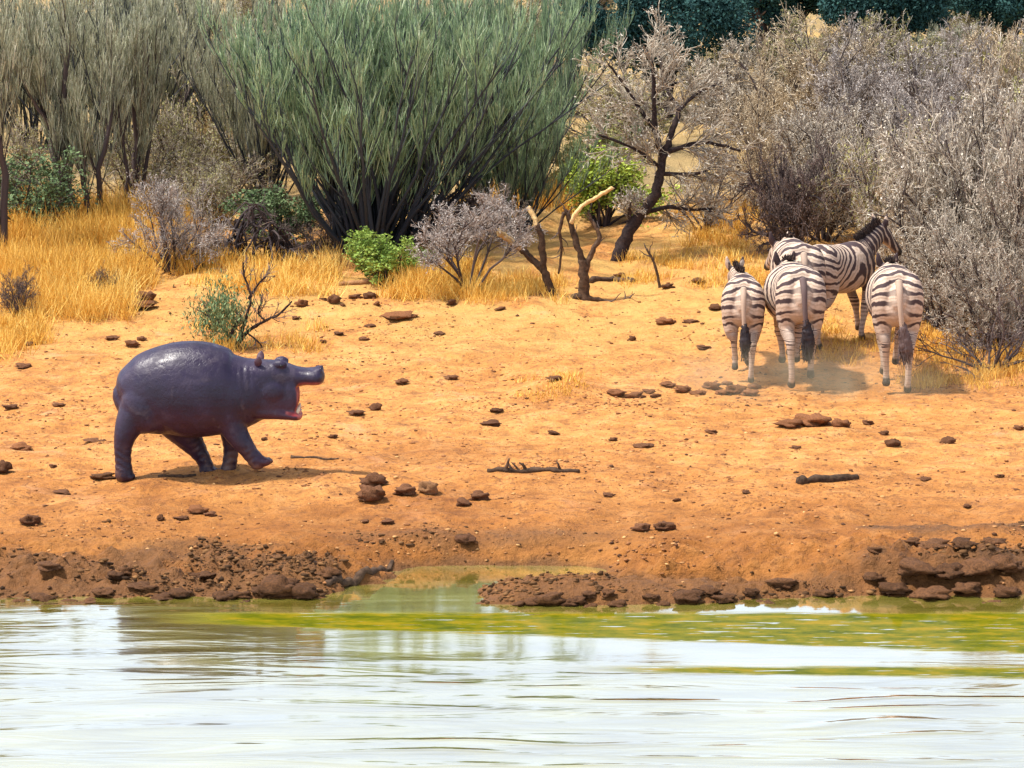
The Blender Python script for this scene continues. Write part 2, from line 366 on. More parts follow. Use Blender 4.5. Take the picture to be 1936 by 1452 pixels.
class Geo:
    def __init__(s): s.V = []; s.F = []; s.T = []; s.n = 0
    def add(s, V, F, t):
        s.V.append(V); s.F.append(F + s.n); s.n += len(V); s.T.append(np.broadcast_to(t, (len(V),)) if np.ndim(t) == 0 else t)
    def tube(s, pts, r0, r1, sides, rng, t0, t1=None, jit=.12):
        V, F = tubes(pts, r0, r1, sides, rng); N_, S, _ = pts.shape
        t1 = t0 if t1 is None else t1
        t = np.linspace(t0, t1, S)[None, :, None] + jit * rng.standard_normal((N_, 1, 1))
        s.add(V, F, np.clip(np.broadcast_to(t, (N_, S, sides)).reshape(-1), 0, 1))
    def leaves(s, P, size, rng, t, jit=.2, asp=.55, flat=0.0, dirs=None):
        n = len(P); a = norm(rng.standard_normal((n, 3)) * np.array([1, 1, 1 - flat])) if dirs is None else norm(dirs + .5 * rng.standard_normal((n, 3)))
        b = norm(np.cross(a, rng.standard_normal((n, 3)))); sz = (size * rng.uniform(.6, 1.4, n))[:, None]
        V = np.stack([P - a * sz, P + b * sz * asp, P + a * sz, P - b * sz * asp], 1).reshape(-1, 3)
        F = np.arange(n * 4).reshape(-1, 4)
        tt = np.repeat(np.clip(t + jit * rng.standard_normal(n), 0, 1), 4); s.add(V, F, tt)
    def verts(s): return np.concatenate(s.V)
    def build(s, name, m, parent, S=None, smooth=False):
        V = s.verts() if S is None else s.verts() * np.asarray(S)
        return build(name, V, np.concatenate(s.F), m, parent, smooth, {'tint': np.concatenate(s.T)})
def fit(geos, W, H, Dp=None):
    V = np.concatenate([g.verts() for g in geos]); x0, x1 = np.percentile(V[:, 0], [1.5, 98.5]); zt = np.percentile(V[:, 2], 99.3)
    y0, y1 = np.percentile(V[:, 1], [1.5, 98.5])
    return np.array([W / (x1 - x0), (Dp or W * .85) / (y1 - y0), H / zt])
def fan(n, rng, tilt0, tilt1, rad):
    az = rng.uniform(0, 2 * math.pi, n); ti = rng.uniform(tilt0, tilt1, n)
    D = np.stack([np.sin(ti) * np.cos(az), np.sin(ti) * np.sin(az), np.cos(ti)], -1)
    P = np.stack([rad * rng.uniform(0, 1, n) * np.cos(az), rad * rng.uniform(0, 1, n) * np.sin(az), np.zeros(n)], -1)
    return P, D

def broom(W, H, seed, m, nst=34, dens=1.0, stem_m='bark', tl=.15, fine=.0044, nd=6):
    """upright broom-like bush: dark stems fanning out, fine rising shoots"""
    rng = np.random.default_rng(seed); st = Geo(); fo = Geo()
    P, D = fan(nst, rng, .03, .60, .34); L = rng.uniform(.75, 1.05, nst) * 3.0
    a = grow(P, D, L, 7, .055, .05, rng); st.tube(a, .019, .006, 5, rng, .1, .45)
    P, D, L2 = spawn(a, int(8 * dens), .20, .34, .42, L, rng, upb=.45)
    b = grow(P, D, L2, 4, .07, .14, rng); st.tube(b, .007, .004, 3, rng, .25, .55)
    P, D, L3 = spawn(b, int(8 * dens), .05, .30, .62, L2, rng, upb=.55)
    c = grow(P, D, L3, 3, .07, .16, rng); fo.tube(c, fine, fine * .5, 2, rng, .40, .62, .18)
    P, D, L4 = spawn(c, nd, .0, .26, .8, L3, rng, upb=.5)
    d = grow(P, D, L4, 2, .07, .16, rng); fo.tube(d, fine * .9, fine * .3, 2, rng, .52, .80, .20)
    S = fit([st, fo], W, H)
    r = empty('bush'); st.build('stems', M['stemblue'], r, S, True); fo.build('foliage', M[m], r, S)
    return r
def dryshrub(W, H, seed, m, nst=11, k=(8, 8, 6), spread=.75, tilt=1.05, fleck=1.0, thick=1.0, up=.03, low=.1, stemm='drydark', leafm=None, fine=.0055):
    """tangled leafless shrub of many short twigs"""
    rng = np.random.default_rng(seed); st = Geo(); tw = Geo()
    P, D = fan(nst, rng, .1, tilt, .15); L = rng.uniform(.7, 1.1, nst) * 1.5
    a = grow(P, D, L, 6, .16, up, rng); st.tube(a, .030 * thick, .010 * thick, 5, rng, .3, .5)
    P, D, L2 = spawn(a, k[0], low, spread, .62, L, rng)
    b = grow(P, D, L2, 4, .2, up, rng); st.tube(b, .011 * thick, .006 * thick, 3, rng, .4, .6)
    P, D, L3 = spawn(b, k[1], .1, spread * 1.1, .55, L2, rng)
    c = grow(P, D, L3, 3, .24, up, rng); tw.tube(c, fine * 1.1, fine * .7, 3, rng, .35, .6, .15)
    P, D, L4 = spawn(c, k[2], .1, spread * 1.2, .6, L3, rng)
    d = grow(P, D, L4, 2, .25, up, rng); tw.tube(d, fine * .9, fine * .4, 2, rng, .45, .75, .2)
    if fleck:
        n = len(d); q = d[rng.integers(0, n, int(n * fleck * 1.3)), rng.integers(1, 3, int(n * fleck * 1.3))]
        q = q + .015 * rng.standard_normal(q.shape)
        if leafm:
            lf = Geo(); lf.leaves(q, .022, rng, .5, .25)
        else: tw.leaves(q, .015, rng, .70, .22)
    S = fit([st, tw], W, H)
    r = empty('shrub'); st.build('stems', M[stemm], r, S, True); tw.build('twigs', M[m], r, S)
    if fleck and leafm: lf.build('foliage', M[leafm], r, S)
    return r
def leafbush(W, H, seed, m, n=9000, size=.045, lobes=9, tall=1.0):
    """leafy bush: stems, clumps of small leaves with gaps"""
    rng = np.random.default_rng(seed); st = Geo(); fo = Geo()
    P, D = fan(14, rng, .1, .9, .12); L = rng.uniform(.7, 1.1, 14)
    a = grow(P, D, L, 5, .15, .08, rng); st.tube(a, .022, .006, 4, rng, .3, .5)
    P, D, L2 = spawn(a, 9, .25, .7, .5, L, rng, upb=.1); b = grow(P, D, L2, 4, .2, .05, rng); st.tube(b, .007, .003, 3, rng, .4)
    P, D, L3 = spawn(b, 6, .2, .8, .6, L2, rng); c = grow(P, D, L3, 3, .25, .03, rng); st.tube(c, .004, .002, 2, rng, .5)
    q = c[rng.integers(0, len(c), n), rng.integers(1, 4, n)]; q = q + .035 * rng.standard_normal(q.shape)
    cl = fbm(q[:, 0] * 5 + 3 * q[:, 1], q[:, 2] * 5 + 2 * q[:, 1], 2, seed)
    S = fit([st], W, H); fo.leaves(q, size / S.mean(), rng, .5 + .22 * cl, .14)
    r = empty('bush'); st.build('stems', M['drydark'], r, S, True); fo.build('foliage', M[m], r, S)
    return r

def put(o, px, D, label, cat, group=None, rz=0.0, name=None, sink=.04):
    p = onD(px, D); o.location = (p[0], p[1], p[2] - sink); o.rotation_euler[2] = rz
    if name: o.name = name
    return tag(o, label, cat, group)
def WH(px, D, wpx, topy):
    return wpx / ppm(D), atD(px, topy, D)[2] - onD(px, D)[2] + .04
def baseD(px, py): return at(px, py)[1]

# big broom bush and its neighbours
D = baseD(690, 470)
put(broom(*WH(700, D, 560, -15), 11, 'broom', 120, 1.0), 705, D, 'big dark-stemmed green broom bush spreading like a fan, largest bush of all', 'bush', name='broom_bush')
put(broom(*WH(960, 50, 270, -15), 12, 'broom', 50, 1.0), 955, 50.5, 'green upright bush growing close behind the broken dead trees', 'bush', name='broom_bush')
put(broom(*WH(960, 48.5, 300, 165), 13, 'broom', 44, 1.0), 965, 48.5, 'lower rounded dull green bush tucked under the tall broom bushes, above the grey shrub', 'bush', name='broom_bush')
put(broom(*WH(520, 50, 260, 60), 14, 'broomgrey', 46, 1.0), 500, 50.5, 'pale grey-green bush behind the dark heap of dead branches', 'bush', name='broom_bush')
# trees at the left
def stemtree(px0, D, stems, wpx, topy, seed, m, label, name='thin_tree', group=None, nfan=14):
    """thin multi-stemmed tree; stems are pixel polylines turned into metres at the tree's own distance"""
    rng = np.random.default_rng(seed); b0 = onD(px0, D); tr = Geo(); fo = Geo()
    ends = []
    for pl, rpx in stems:
        pts = np.array([atD(x, y, D) - b0 for x, y in pl]); pts[:, 1] += np.cumsum(rng.normal(0, .07, len(pts)))
        pts[0, 2] = -.12
        t = np.linspace(0, len(pts) - 1, 10); i = np.minimum(t.astype(int), len(pts) - 2); f = (t - i)[:, None]
        pl3 = pts[i] + (pts[i + 1] - pts[i]) * f; pl3[1:-1] += .012 * rng.standard_normal((8, 3))
        rr = rpx * 1.25 / ppm(D); tr.tube(pl3[None], rr, rr * .4, 7, rng, .3, .45, 0); ends.append(pl3)
    a = np.stack(ends); L = np.full(len(a), (atD(px0, topy, D)[2] - b0[2]) * .55)
    P, Dr, L2 = spawn(a, nfan, .38, .36, .8, L, rng, upb=.4); b = grow(P, Dr, L2, 5, .07, .09, rng); tr.tube(b, .010, .004, 3, rng, .3, .5)
    P, Dr, L3 = spawn(b, 12, .1, .34, .5, L2, rng, upb=.5); c = grow(P, Dr, L3, 3, .08, .14, rng); fo.tube(c, .005, .003, 2, rng, .35, .6, .2)
    P, Dr, L4 = spawn(c, 7, .1, .3, .8, L3, rng, upb=.5); d = grow(P, Dr, L4, 2, .08, .14, rng); fo.tube(d, .0045, .002, 2, rng, .45, .8, .22)
    r = empty(name, (b0[0], b0[1], b0[2])); tr.build('trunk', M['drydark'], r, None, True); fo.build('crown', M[m], r)
    ztop = atD(px0, topy, D)[2] - b0[2]; V = fo.verts(); s = min(1.0, ztop / np.percentile(V[:, 2], 99)); r.scale = (1, 1, s)
    return tag(r, label, 'tree', group)
D = baseD(152, 437)
stemtree(152, D, [([(158, 437), (130, 385), (105, 320), (88, 220), (70, 90)], 9), ([(150, 437), (138, 400), (122, 330), (118, 200), (128, 60)], 9),
                  ([(160, 436), (168, 395), (158, 350), (150, 300)], 6), ([(120, 350), (108, 250), (75, 190), (40, 120)], 5)], 330, -15, 21, 'broomgrey',
         'slim dark-trunked tree forking low above the tall golden grass', nfan=20)
D = baseD(195, 432)
stemtree(197, D + .2, [([(200, 434), (190, 400), (189, 330), (208, 260), (214, 160)], 6)], 150, 20, 22, 'broomgrey', 'single thin curved sapling between two forked thin trees', nfan=16)
D = baseD(235, 412)
stemtree(238, D + .3, [([(225, 412), (248, 350), (258, 270), (250, 150)], 6), ([(240, 412), (255, 340), (262, 240), (278, 90)], 7), ([(262, 405), (275, 330), (285, 210), (290, 110)], 4),
                       ([(232, 412), (246, 330), (232, 260), (222, 180)], 4)], 240, -15, 23, 'broomgrey', 'thin tree with several close upright stems beside the pale lilac shrub', nfan=14)
stemtree(-6, 46.5, [([(2, 380), (8, 320), (-2, 250), (5, 120)], 7), ([(-4, 380), (-20, 250), (-25, 100)], 6)], 150, 0, 24, 'broomgrey', 'grey tree cut off at the edge of the thicket, behind the tall golden grass', nfan=16)
# shrubs
def shrub(px, base, wpx, topy, seed, m, label, name='dry_shrub', group=None, byD=None, cat='shrub', rz=0, **k):
    D = byD or baseD(px, base); W, H = WH(px, D, wpx, topy)
    return put(dryshrub(W, H, seed, m, **k), px, D, label, cat, group, rz, name)
shrub(320, 512, 190, 335, 31, 'drylilac', 'pale lilac-grey leafless shrub beside the golden grass and the heap of branches', k=(8, 8, 8), nst=14, tilt=1.2)
shrub(885, 548, 215, 362, 32, 'drylilac', 'silvery grey leafless shrub on thin bare stems beside the broken dead trees', k=(8, 8, 7), nst=9, tilt=.85, low=.42)
shrub(955, 470, 110, 350, 33, 'dry', 'small pale twiggy shrub at the foot of the dull green bush', byD=47.5, nst=9)
shrub(605, 478, 130, 400, 34, 'drydark', 'dark low scrub in the shade between the heap of branches and the bright green bush', k=(8, 8, 5), nst=12, tilt=1.25)
shrub(800, 430, 260, 350, 35, 'drydark', 'dark tangled undergrowth at the foot of the big broom bush', byD=47.6, k=(8, 7, 5), nst=16, tilt=1.3)
shrub(22, 600, 70, 505, 37, 'drydark', 'dark brown dead tussock at the edge of the golden grass', nst=14, k=(7, 7, 5), tilt=.9, name='dead_tussock')
shrub(190, 565, 60, 505, 38, 'drydark', 'small reddish-brown dead tussock in the golden grass near the stones', nst=12, k=(6, 6, 5), tilt=.9, name='dead_tussock')
# heap of dead branches
def brushpile():
    D = baseD(478, 486); W, H = WH(475, D, 185, 382); rng = np.random.default_rng(36)
    p = onD(475, D); r = empty('branch_heap', (p[0], p[1], p[2] - .03))
    for i in range(70):
        x0 = rng.uniform(-.5, .5) * W; x1 = np.clip(x0 + rng.normal(0, .38) * W, -.52 * W, .52 * W); y0, y1 = rng.normal(0, .28, 2)
        t = np.linspace(0, 1, 9)[:, None]; hh = H * (1 - (2 * (x0 + x1) / 2 / W) ** 2) * rng.uniform(.25, .98)
        pts = np.array([x0, y0, 0]) * (1 - t) + np.array([x1, y1, hh * rng.uniform(0, .7)]) * t
        pts[:, 2] += (np.sin(t[:, 0] * math.pi * .9) * hh * .75); pts[:, 2] = np.clip(pts[:, 2], -.03, H); pts += .012 * rng.standard_normal(pts.shape)
        g = Geo(); rr = rng.uniform(.012, .030); g.tube(pts[None], rr, rr * .45, 5, rng, .15, .3)
        if rng.random() < .7:
            P, Dr, L = spawn(pts[None], 7, .2, .8, .4, np.array([.7]), rng); c = grow(P, Dr, L, 3, .15, -.05, rng); c[..., 2] = np.maximum(c[..., 2], 0); g.tube(c, .006, .003, 3, rng, .45, .6)
        g.build('branch', M['drydark'], r, None, True)
    tag(r, 'dark heap of arching dead branches in front of the green bush', 'branches')
brushpile()
put(leafbush(*WH(725, baseD(735, 532), 135, 440), 41, 'leafbright', 9000, .020), 728, baseD(735, 532), 'small bright green leafy bush at the foot of the big broom bush', 'bush', name='leafy_bush')
put(leafbush(*WH(520, 48, 170, 345), 42, 'leafmid', 7000, .022), 520, 47.6, 'green bush showing just above the heap of dead branches', 'bush', name='leafy_bush')
put(leafbush(*WH(1130, 50, 150, 270), 43, 'leafolive', 7000, .024), 1135, 51, 'low yellow-green bush behind the pale broken branch', 'bush', name='leafy_bush')
put(leafbush(*WH(1130, 49, 165, 285), 44, 'leaflime', 9000, .024), 1138, 49, 'sunlit yellow-green bush between the leaning tree and the broom bush', 'bush', name='leafy_bush')
put(leafbush(*WH(95, 48, 190, 285), 45, 'leafmid', 6000, .022), 85, 48, 'dark green low bush behind the trunk of the forked thin tree', 'bush', name='leafy_bush')
# dark evergreen trees on the slope
def evergreen(px, D, wpx, topy, boty, seed, label):
    rng = np.random.default_rng(seed); p = onD(px, D); zt = atD(px, topy, D)[2] - p[2]; zb = atD(px, boty, D)[2] - p[2]; W = wpx / ppm(D)
    r = empty('evergreen_tree', (p[0], p[1], p[2])); tr = Geo(); fo = Geo()
    P, Dr = fan(5, rng, .05, .45, .1); a = grow(P, Dr, np.full(5, zt * .75), 6, .1, .05, rng); a[:, 0, 2] = -.1; tr.tube(a, .10, .04, 7, rng, .3)
    P, Dr, L2 = spawn(a, 8, .25, .9, .45, np.full(5, zt * .75), rng); b = grow(P, Dr, L2, 4, .15, .04, rng); tr.tube(b, .03, .012, 4, rng, .3)
    nl = 46; u = norm(rng.standard_normal((nl, 3))); rad = rng.uniform(.35, 1, nl)[:, None] ** .5
    cc = u * rad * np.array([W * .42, W * .36, (zt - zb) * .42]) + np.array([0, 0, (zt + zb) / 2])
    n = 42000; k = rng.integers(0, nl, n); q = cc[k] + norm(rng.standard_normal((n, 3))) * (rng.uniform(0, 1, n) ** .45)[:, None] * W * .12 * rng.uniform(.7, 1.3, nl)[k][:, None]
    fo.leaves(q, .030, rng, .45 + .2 * rng.standard_normal(nl)[k] * .6, .16)
    tr.build('trunk', M['drydark'], r, None, True); fo.build('crown', M['leafdark'], r); return tag(r, label, 'tree', None)
evergreen(1250, 58, 400, -60, 118, 51, 'dark blue-green evergreen tree on the slope above the leaning tree')
evergreen(1680, 62, 280, -60, 62, 52, 'dark evergreen tree on the slope above the grey thicket')
evergreen(1900, 64, 240, -60, 50, 53, 'dark evergreen tree far up the slope, at the end of the grey thicket')
evergreen(1475, 63, 190, -60, 45, 54, 'evergreen tree farthest up the slope between the other dark trees')
# grey thicket at the right
G1 = 'grey leafless shrubs of the thicket'
LB = 'grey leafless shrub in the middle of the dense thicket behind the zebras'
shrub(1400, 0, 250, 75, 61, 'dry', 'grey leafless shrub under the dark evergreen, next to the crown of the leaning tree', byD=56, nst=14, tilt=1.2, k=(8, 8, 8))
shrub(1520, 0, 250, 40, 62, 'drytan', 'tall tan leafless shrub reaching up between two dark evergreens', byD=54, nst=14, tilt=1.15, k=(8, 8, 8))
shrub(1640, 0, 270, 65, 63, 'drylilac', 'lilac-grey leafless shrub below the evergreen that stands above the thicket', byD=53, nst=14, tilt=1.2, k=(8, 8, 8))
shrub(1775, 0, 270, 85, 64, 'drylilac', 'lilac-grey leafless shrub behind the largest one, beneath the straw-coloured shrub', byD=51.5, nst=14, tilt=1.2, k=(8, 8, 8))
shrub(1915, 0, 260, 60, 65, 'drytan', 'tan leafless shrub high up at the far end of the thicket', byD=52, nst=14, tilt=1.2, k=(8, 8, 8))
shrub(1600, 0, 250, 190, 66, 'dry', 'grey leafless shrub in the thicket directly above the hidden zebra', byD=49, nst=14, tilt=1.25, k=(8, 8, 8))
shrub(1705, 0, 270, 240, 67, 'dry', 'grey leafless shrub standing right behind the dark zebra that turns aside', byD=46, nst=16, tilt=1.25, k=(8, 8, 8), leafm='leafolive', fleck=.5)
shrub(1835, 0, 330, 165, 68, 'dry', 'largest grey leafless shrub, arching over the open grass by the single zebra', byD=43.5, nst=20, tilt=1.15, k=(9, 8, 8))
shrub(1950, 0, 260, 210, 69, 'dry', 'grey leafless shrub at the far end of the thicket, nearest the open sand', byD=42, nst=16, tilt=1.15, k=(9, 8, 7))
shrub(1790, 600, 220, 400, 70, 'dry', 'lower brownish leafless shrub behind the single zebra at the thicket edge', byD=42.6, nst=14, tilt=1.3, k=(8, 8, 7))
for px, D, wd, ty, sd, lb in [(1450, 50, 230, 170, 161, 'grey leafless shrub between the leaning tree and the dark brown shrub'), (1560, 47.5, 220, 215, 162, 'grey leafless shrub standing just behind the dark brown shrub'), (1690, 50, 240, 150, 163, 'tall grey leafless shrub behind the turning zebra, deep in the thicket'),
                          (1810, 47, 240, 190, 164, 'grey leafless shrub behind the largest one'), (1925, 46, 230, 170, 165, 'grey leafless shrub behind the far end of the thicket'), (1745, 44.5, 190, 330, 166, 'grey leafless shrub between the turning zebra and the single zebra'), (1890, 41.3, 200, 430, 167, 'low grey leafless shrub at the front of the thicket, above the sprawling thorny twigs')]:
    shrub(px, 0, wd, ty, sd, 'drytan' if sd in (161, 166) else 'drylilac' if sd in (163, 164) else 'dry', lb, byD=D, nst=15, tilt=1.2, k=(8, 8, 7))
shrub(1505, 474, 185, 268, 71, 'drydark', 'dark brown leafless shrub with heavy stems behind the group of zebras', nst=16, tilt=1.05, k=(9, 8, 8), thick=1.7)
shrub(1880, 700, 260, 545, 72, 'drydark', 'sparse low thorny twigs sprawling over yellow grass at the thicket foot', nst=12, tilt=1.35, k=(5, 5, 3), fleck=.4)
shrub(1335, 0, 170, 300, 73, 'dry', 'thin purplish-grey shrub under the crown of the leaning tree', byD=48, nst=9, k=(6, 6, 5), fleck=.5)
shrub(1830, 0, 150, 95, 74, 'drygold', 'straw-coloured shrub high on the slope inside the grey thicket', byD=60, nst=14, k=(7, 7, 7))
shrub(390, 0, 110, 215, 75, 'drygold', 'straw-coloured shrub between the thin trees and the broom bush', byD=53, nst=14, k=(7, 7, 7))
shrub(430, 0, 170, 290, 76, 'dry', 'pale grey scrub behind the lilac shrub and the heap of branches', byD=50, nst=14, k=(7, 7, 7), leafm='leafolive', fleck=.4)
shrub(1180, 0, 220, 125, 77, 'dry', 'grey-green shrub rising behind the leaning tree and the yellow-green bush', byD=55, nst=14, k=(8, 8, 7), leafm='leafolive', fleck=1.1)
for px, D, wd, ty, sd, lb in [(345, 51, 170, 130, 171, 'olive-grey scrub behind the thin tree with close upright stems'), (455, 52, 210, 120, 172, 'olive-grey scrub behind the straw-coloured shrub'), (395, 48.5, 160, 300, 173, 'low olive-grey scrub right behind the pale lilac shrub'),
                          (250, 50, 190, 240, 174, 'olive-grey scrub behind the trunks of the thin trees'), (30, 50, 170, 230, 175, 'olive-grey scrub behind the dark green low bush')]:
    shrub(px, 0, wd, ty, sd, 'dry', lb, byD=D, nst=14, tilt=1.15, k=(8, 8, 6), leafm='leafolive', fleck=.9)
# background scrub, shared meshes
G2 = 'background scrub on the slope'
pro = [dryshrub(3.0, 2.6, 81, 'dry', nst=14, tilt=1.15, k=(8, 8, 7), leafm='leafolive', fleck=1.0), broom(3.0, 3.0, 82, 'broomgrey', 44, .9), dryshrub(3.2, 2.4, 83, 'drylilac', nst=14, tilt=1.2, k=(8, 8, 6))]
first = [True] * 3; rb = random.Random(5)
spots = [(60, 55, 1), (190, 54, 1), (300, 55, 1), (410, 57, 0), (560, 58, 1), (-20, 60, 0), (130, 62, 0), (260, 63, 1), (370, 64, 1), (480, 66, 0), (620, 66, 1), (760, 60, 1), (880, 58, 1), (1010, 62, 0), (1080, 58, 0),
         (1120, 66, 0), (1330, 60, 0), (1450, 64, 2), (1560, 62, 0), (1680, 60, 2), (1800, 63, 0), (1920, 61, 2), (1400, 72, 0), (1560, 74, 2), (1760, 68, 0), (1990, 66, 0), (1840, 65, 0), (1620, 64, 2), (1540, 59, 0), (1720, 58, 0), (1870, 58, 2), (1600, 58, 2), (1780, 60, 1), (1460, 58, 0), (1950, 59, 0), (1000, 75, 1), (1140, 78, 0),
         (80, 72, 0), (250, 75, 1), (420, 78, 0), (600, 80, 1), (800, 78, 0), (1300, 82, 0), (1500, 88, 1), (1700, 85, 0), (1900, 84, 1), (900, 88, 1), (300, 88, 1), (0, 86, 0), (-80, 66, 1), (2050, 74, 1), (2090, 47, 0), (2200, 51, 2), (2120, 56, 0), (2330, 55, 0), (2260, 62, 1), (2430, 60, 2), (-150, 52, 1), (-240, 57, 0), (-120, 75, 0), (700, 95, 0), (1150, 95, 2), (450, 98, 1), (1650, 98, 0), (2150, 90, 0), (100, 100, 1)]
LB2 = ['grey-olive scrub bush in the background on the slope', 'grey-green feathery scrub in the background on the slope', 'pale grey scrub bush in the background on the slope']
for px, D, k in spots:
    o = pro[k] if first[k] else copy_tree(pro[k]); first[k] = False
    ty = 60 if px > 2060 else -45 if px < 1050 else (135 if px < 1440 else 45) if D < 66 else 20
    s = max(.35, (atD(px, ty + rb.uniform(-15, 25), D)[2] - onD(px, D)[2]) / (2.6, 3.0, 2.4)[k]) if D < 66 or px < 1050 else .8; o.scale = (s * rb.uniform(.9, 1.15), s, s)
    put(o, px, D, LB2[k], 'shrub', G2 + (', feathery' if k == 1 else ', olive' if k == 0 else ', pale'), rb.uniform(0, 6.28), 'background_shrub')

# ------------------------------------------------------------------ leaning tree and dead trees
def limb(pl, D, b0, r0, r1, rng, dy=.25):
    pts = np.array([atD(x, y, D) - b0 for x, y in pl]); pts[:, 1] += np.linspace(0, 1, len(pts)) * dy
    n = 6 * (len(pts) - 1); t = np.linspace(0, len(pts) - 1, n); i = np.minimum(t.astype(int), len(pts) - 2)
    def g(j): return pts[np.clip(j, 0, len(pts) - 1)]
    f = (t - i)[:, None]; p0, p1, p2, p3 = g(i - 1), g(i), g(i + 1), g(i + 2)
    c = .5 * (2 * p1 + (p2 - p0) * f + (2 * p0 - 5 * p1 + 4 * p2 - p3) * f ** 2 + (3 * p1 - p0 - 3 * p2 + p3) * f ** 3)
    c[1:-1] += rng.standard_normal((n - 2, 3)) * r0 * .10
    return c, np.linspace(r0, r1, n)
def limbmesh(name, c, r, m, parent, rng, sides=9, flare=False, capjag=0.0):
    n = len(c); d = np.gradient(c, axis=0); d = norm(d); ref = np.array([.3, 1, .2]); a = norm(np.cross(d, ref)); b = np.cross(d, a)
    ang = np.arange(sides) / sides * 2 * math.pi
    rj = 1 + .12 * rng.standard_normal((n, sides))
    V = c[:, None] + (r[:, None] * rj)[..., None] * (np.cos(ang)[None, :, None] * a[:, None] + np.sin(ang)[None, :, None] * b[:, None])
    if capjag: V[-1] += d[-1] * (rng.uniform(-1, 1, sides) * capjag)[:, None]
    k = np.arange(sides); F = []
    for i in range(n - 1): F.append(np.stack([i * sides + k, i * sides + (k + 1) % sides, (i + 1) * sides + (k + 1) % sides, (i + 1) * sides + k], 1))
    V = V.reshape(-1, 3); V = np.vstack([V, c[0] - d[0] * r[0] * .3, c[-1] + d[-1] * (0.1 * r[-1])])
    T = np.concatenate([np.stack([(k + 1) % sides, k, np.full(sides, n * sides)], 1), np.stack([(n - 1) * sides + k, (n - 1) * sides + (k + 1) % sides, np.full(sides, n * sides + 1)], 1)])
    return build(name, V, [np.concatenate(F), T], m, parent, True)
def leaning_tree():
    rng = np.random.default_rng(91); D = baseD(1168, 492); b0 = onD(1168, D); q = 1 / ppm(D)
    r = empty('leaning_tree', b0)
    c, rr = limb([(1166, 496), (1180, 460), (1205, 412), (1238, 372), (1248, 330), (1256, 292)], D, b0, 13.5 * q, 7.5 * q, rng, .1); c[0, 2] = -.1
    limbmesh('trunk', c, rr, M['bark'], r, rng)
    top = c[-1][1]
    cr = Geo(); ends = []
    for pl, r0 in [([(1254, 298), (1240, 250), (1236, 190), (1232, 120), (1215, 85)], 7), ([(1258, 290), (1276, 240), (1284, 210), (1262, 170), (1250, 110)], 7), ([(1246, 262), (1215, 215), (1180, 160), (1150, 120)], 5),
                   ([(1256, 292), (1300, 275), (1345, 270), (1400, 285)], 6), ([(1284, 210), (1320, 180), (1370, 160)], 4), ([(1215, 405), (1265, 395), (1310, 402), (1350, 400)], 5), ([(1240, 330), (1320, 330), (1345, 318), (1358, 295)], 4),
                   ([(1195, 430), (1190, 400), (1192, 380)], 5), ([(1250, 320), (1200, 280), (1130, 250)], 4)]:
        c, rr = limb(pl, D, b0, r0 * q, 2 * q, rng, rng.uniform(-.6, .6)); c[:, 1] += .1
        limbmesh('branch', c, rr, M['bark'], r, rng, 7); ends.append(c[np.linspace(0, len(c) - 1, 9).astype(int)])
    a = np.stack(ends); L = np.linalg.norm(a[:, -1] - a[:, 0], axis=1) + .3
    P, Dr, L2 = spawn(a, 14, .12, .9, .5, L, rng); b = grow(P, Dr, L2, 4, .18, .02, rng); cr.tube(b, .010, .005, 3, rng, .25, .5)
    P, Dr, L3 = spawn(b, 9, .1, .8, .55, L2, rng); c = grow(P, Dr, L3, 3, .22, .02, rng); cr.tube(c, .006, .004, 3, rng, .4, .6, .15)
    P, Dr, L4 = spawn(c, 5, .1, .8, .6, L3, rng); d = grow(P, Dr, L4, 2, .22, .02, rng); cr.tube(d, .005, .002, 2, rng, .5, .75, .2)
    q_ = d[rng.integers(0, len(d), 3000), 2]; cr.leaves(q_, .013, rng, .8, .2)
    cr.build('crown', M['dry'], r)
    tag(r, 'leaning dark-trunked tree with bare grey crown, between the dead trees and the zebras', 'tree')
leaning_tree()
def dead_tree(px, py, limbs, label, seed):
    rng = np.random.default_rng(seed); D = baseD(px, py); b0 = onD(px, D); q = 1 / ppm(D); r = empty('dead_tree', b0)
    for nm, pl, r0, r1, m in limbs:
        c, rr = limb(pl, D, b0, r0 * q, r1 * q, rng, rng.uniform(-.15, .15) if nm != 'trunk' else 0)
        if nm == 'trunk': c[0, 2] = -.08
        lo_ = limbmesh(nm, c, rr, M[m], r, rng, 8, capjag=.03 if m == 'palewood' else 0)
        if m == 'wood' and nm != 'trunk' or seed == 94:
            g = Geo(); P, Dr, L = spawn(c[None], 5, .3, .7, .35, np.array([.8]), rng); cc = grow(P, Dr, L, 4, .2, .05, rng); g.tube(cc, .009, .004, 4, rng, .5); g.build('twig', M['drydark'], lo_, None, True)
    return tag(r, label, 'tree')
dead_tree(1042, 558, [('trunk', [(1046, 562), (1034, 528), (1026, 500), (1024, 450), (1014, 425)], 9, 5, 'wood'), ('branch', [(1028, 512), (1005, 490), (982, 470)], 7, 6, 'wood'),
                      ('broken_branch', [(983, 471), (962, 452), (942, 438)], 6, 6.5, 'palewood'), ('broken_tip', [(1015, 428), (1010, 412), (1000, 395)], 5, 5, 'palewood')],
          'dead tree with one slanting broken branch ending in pale raw wood', 92)
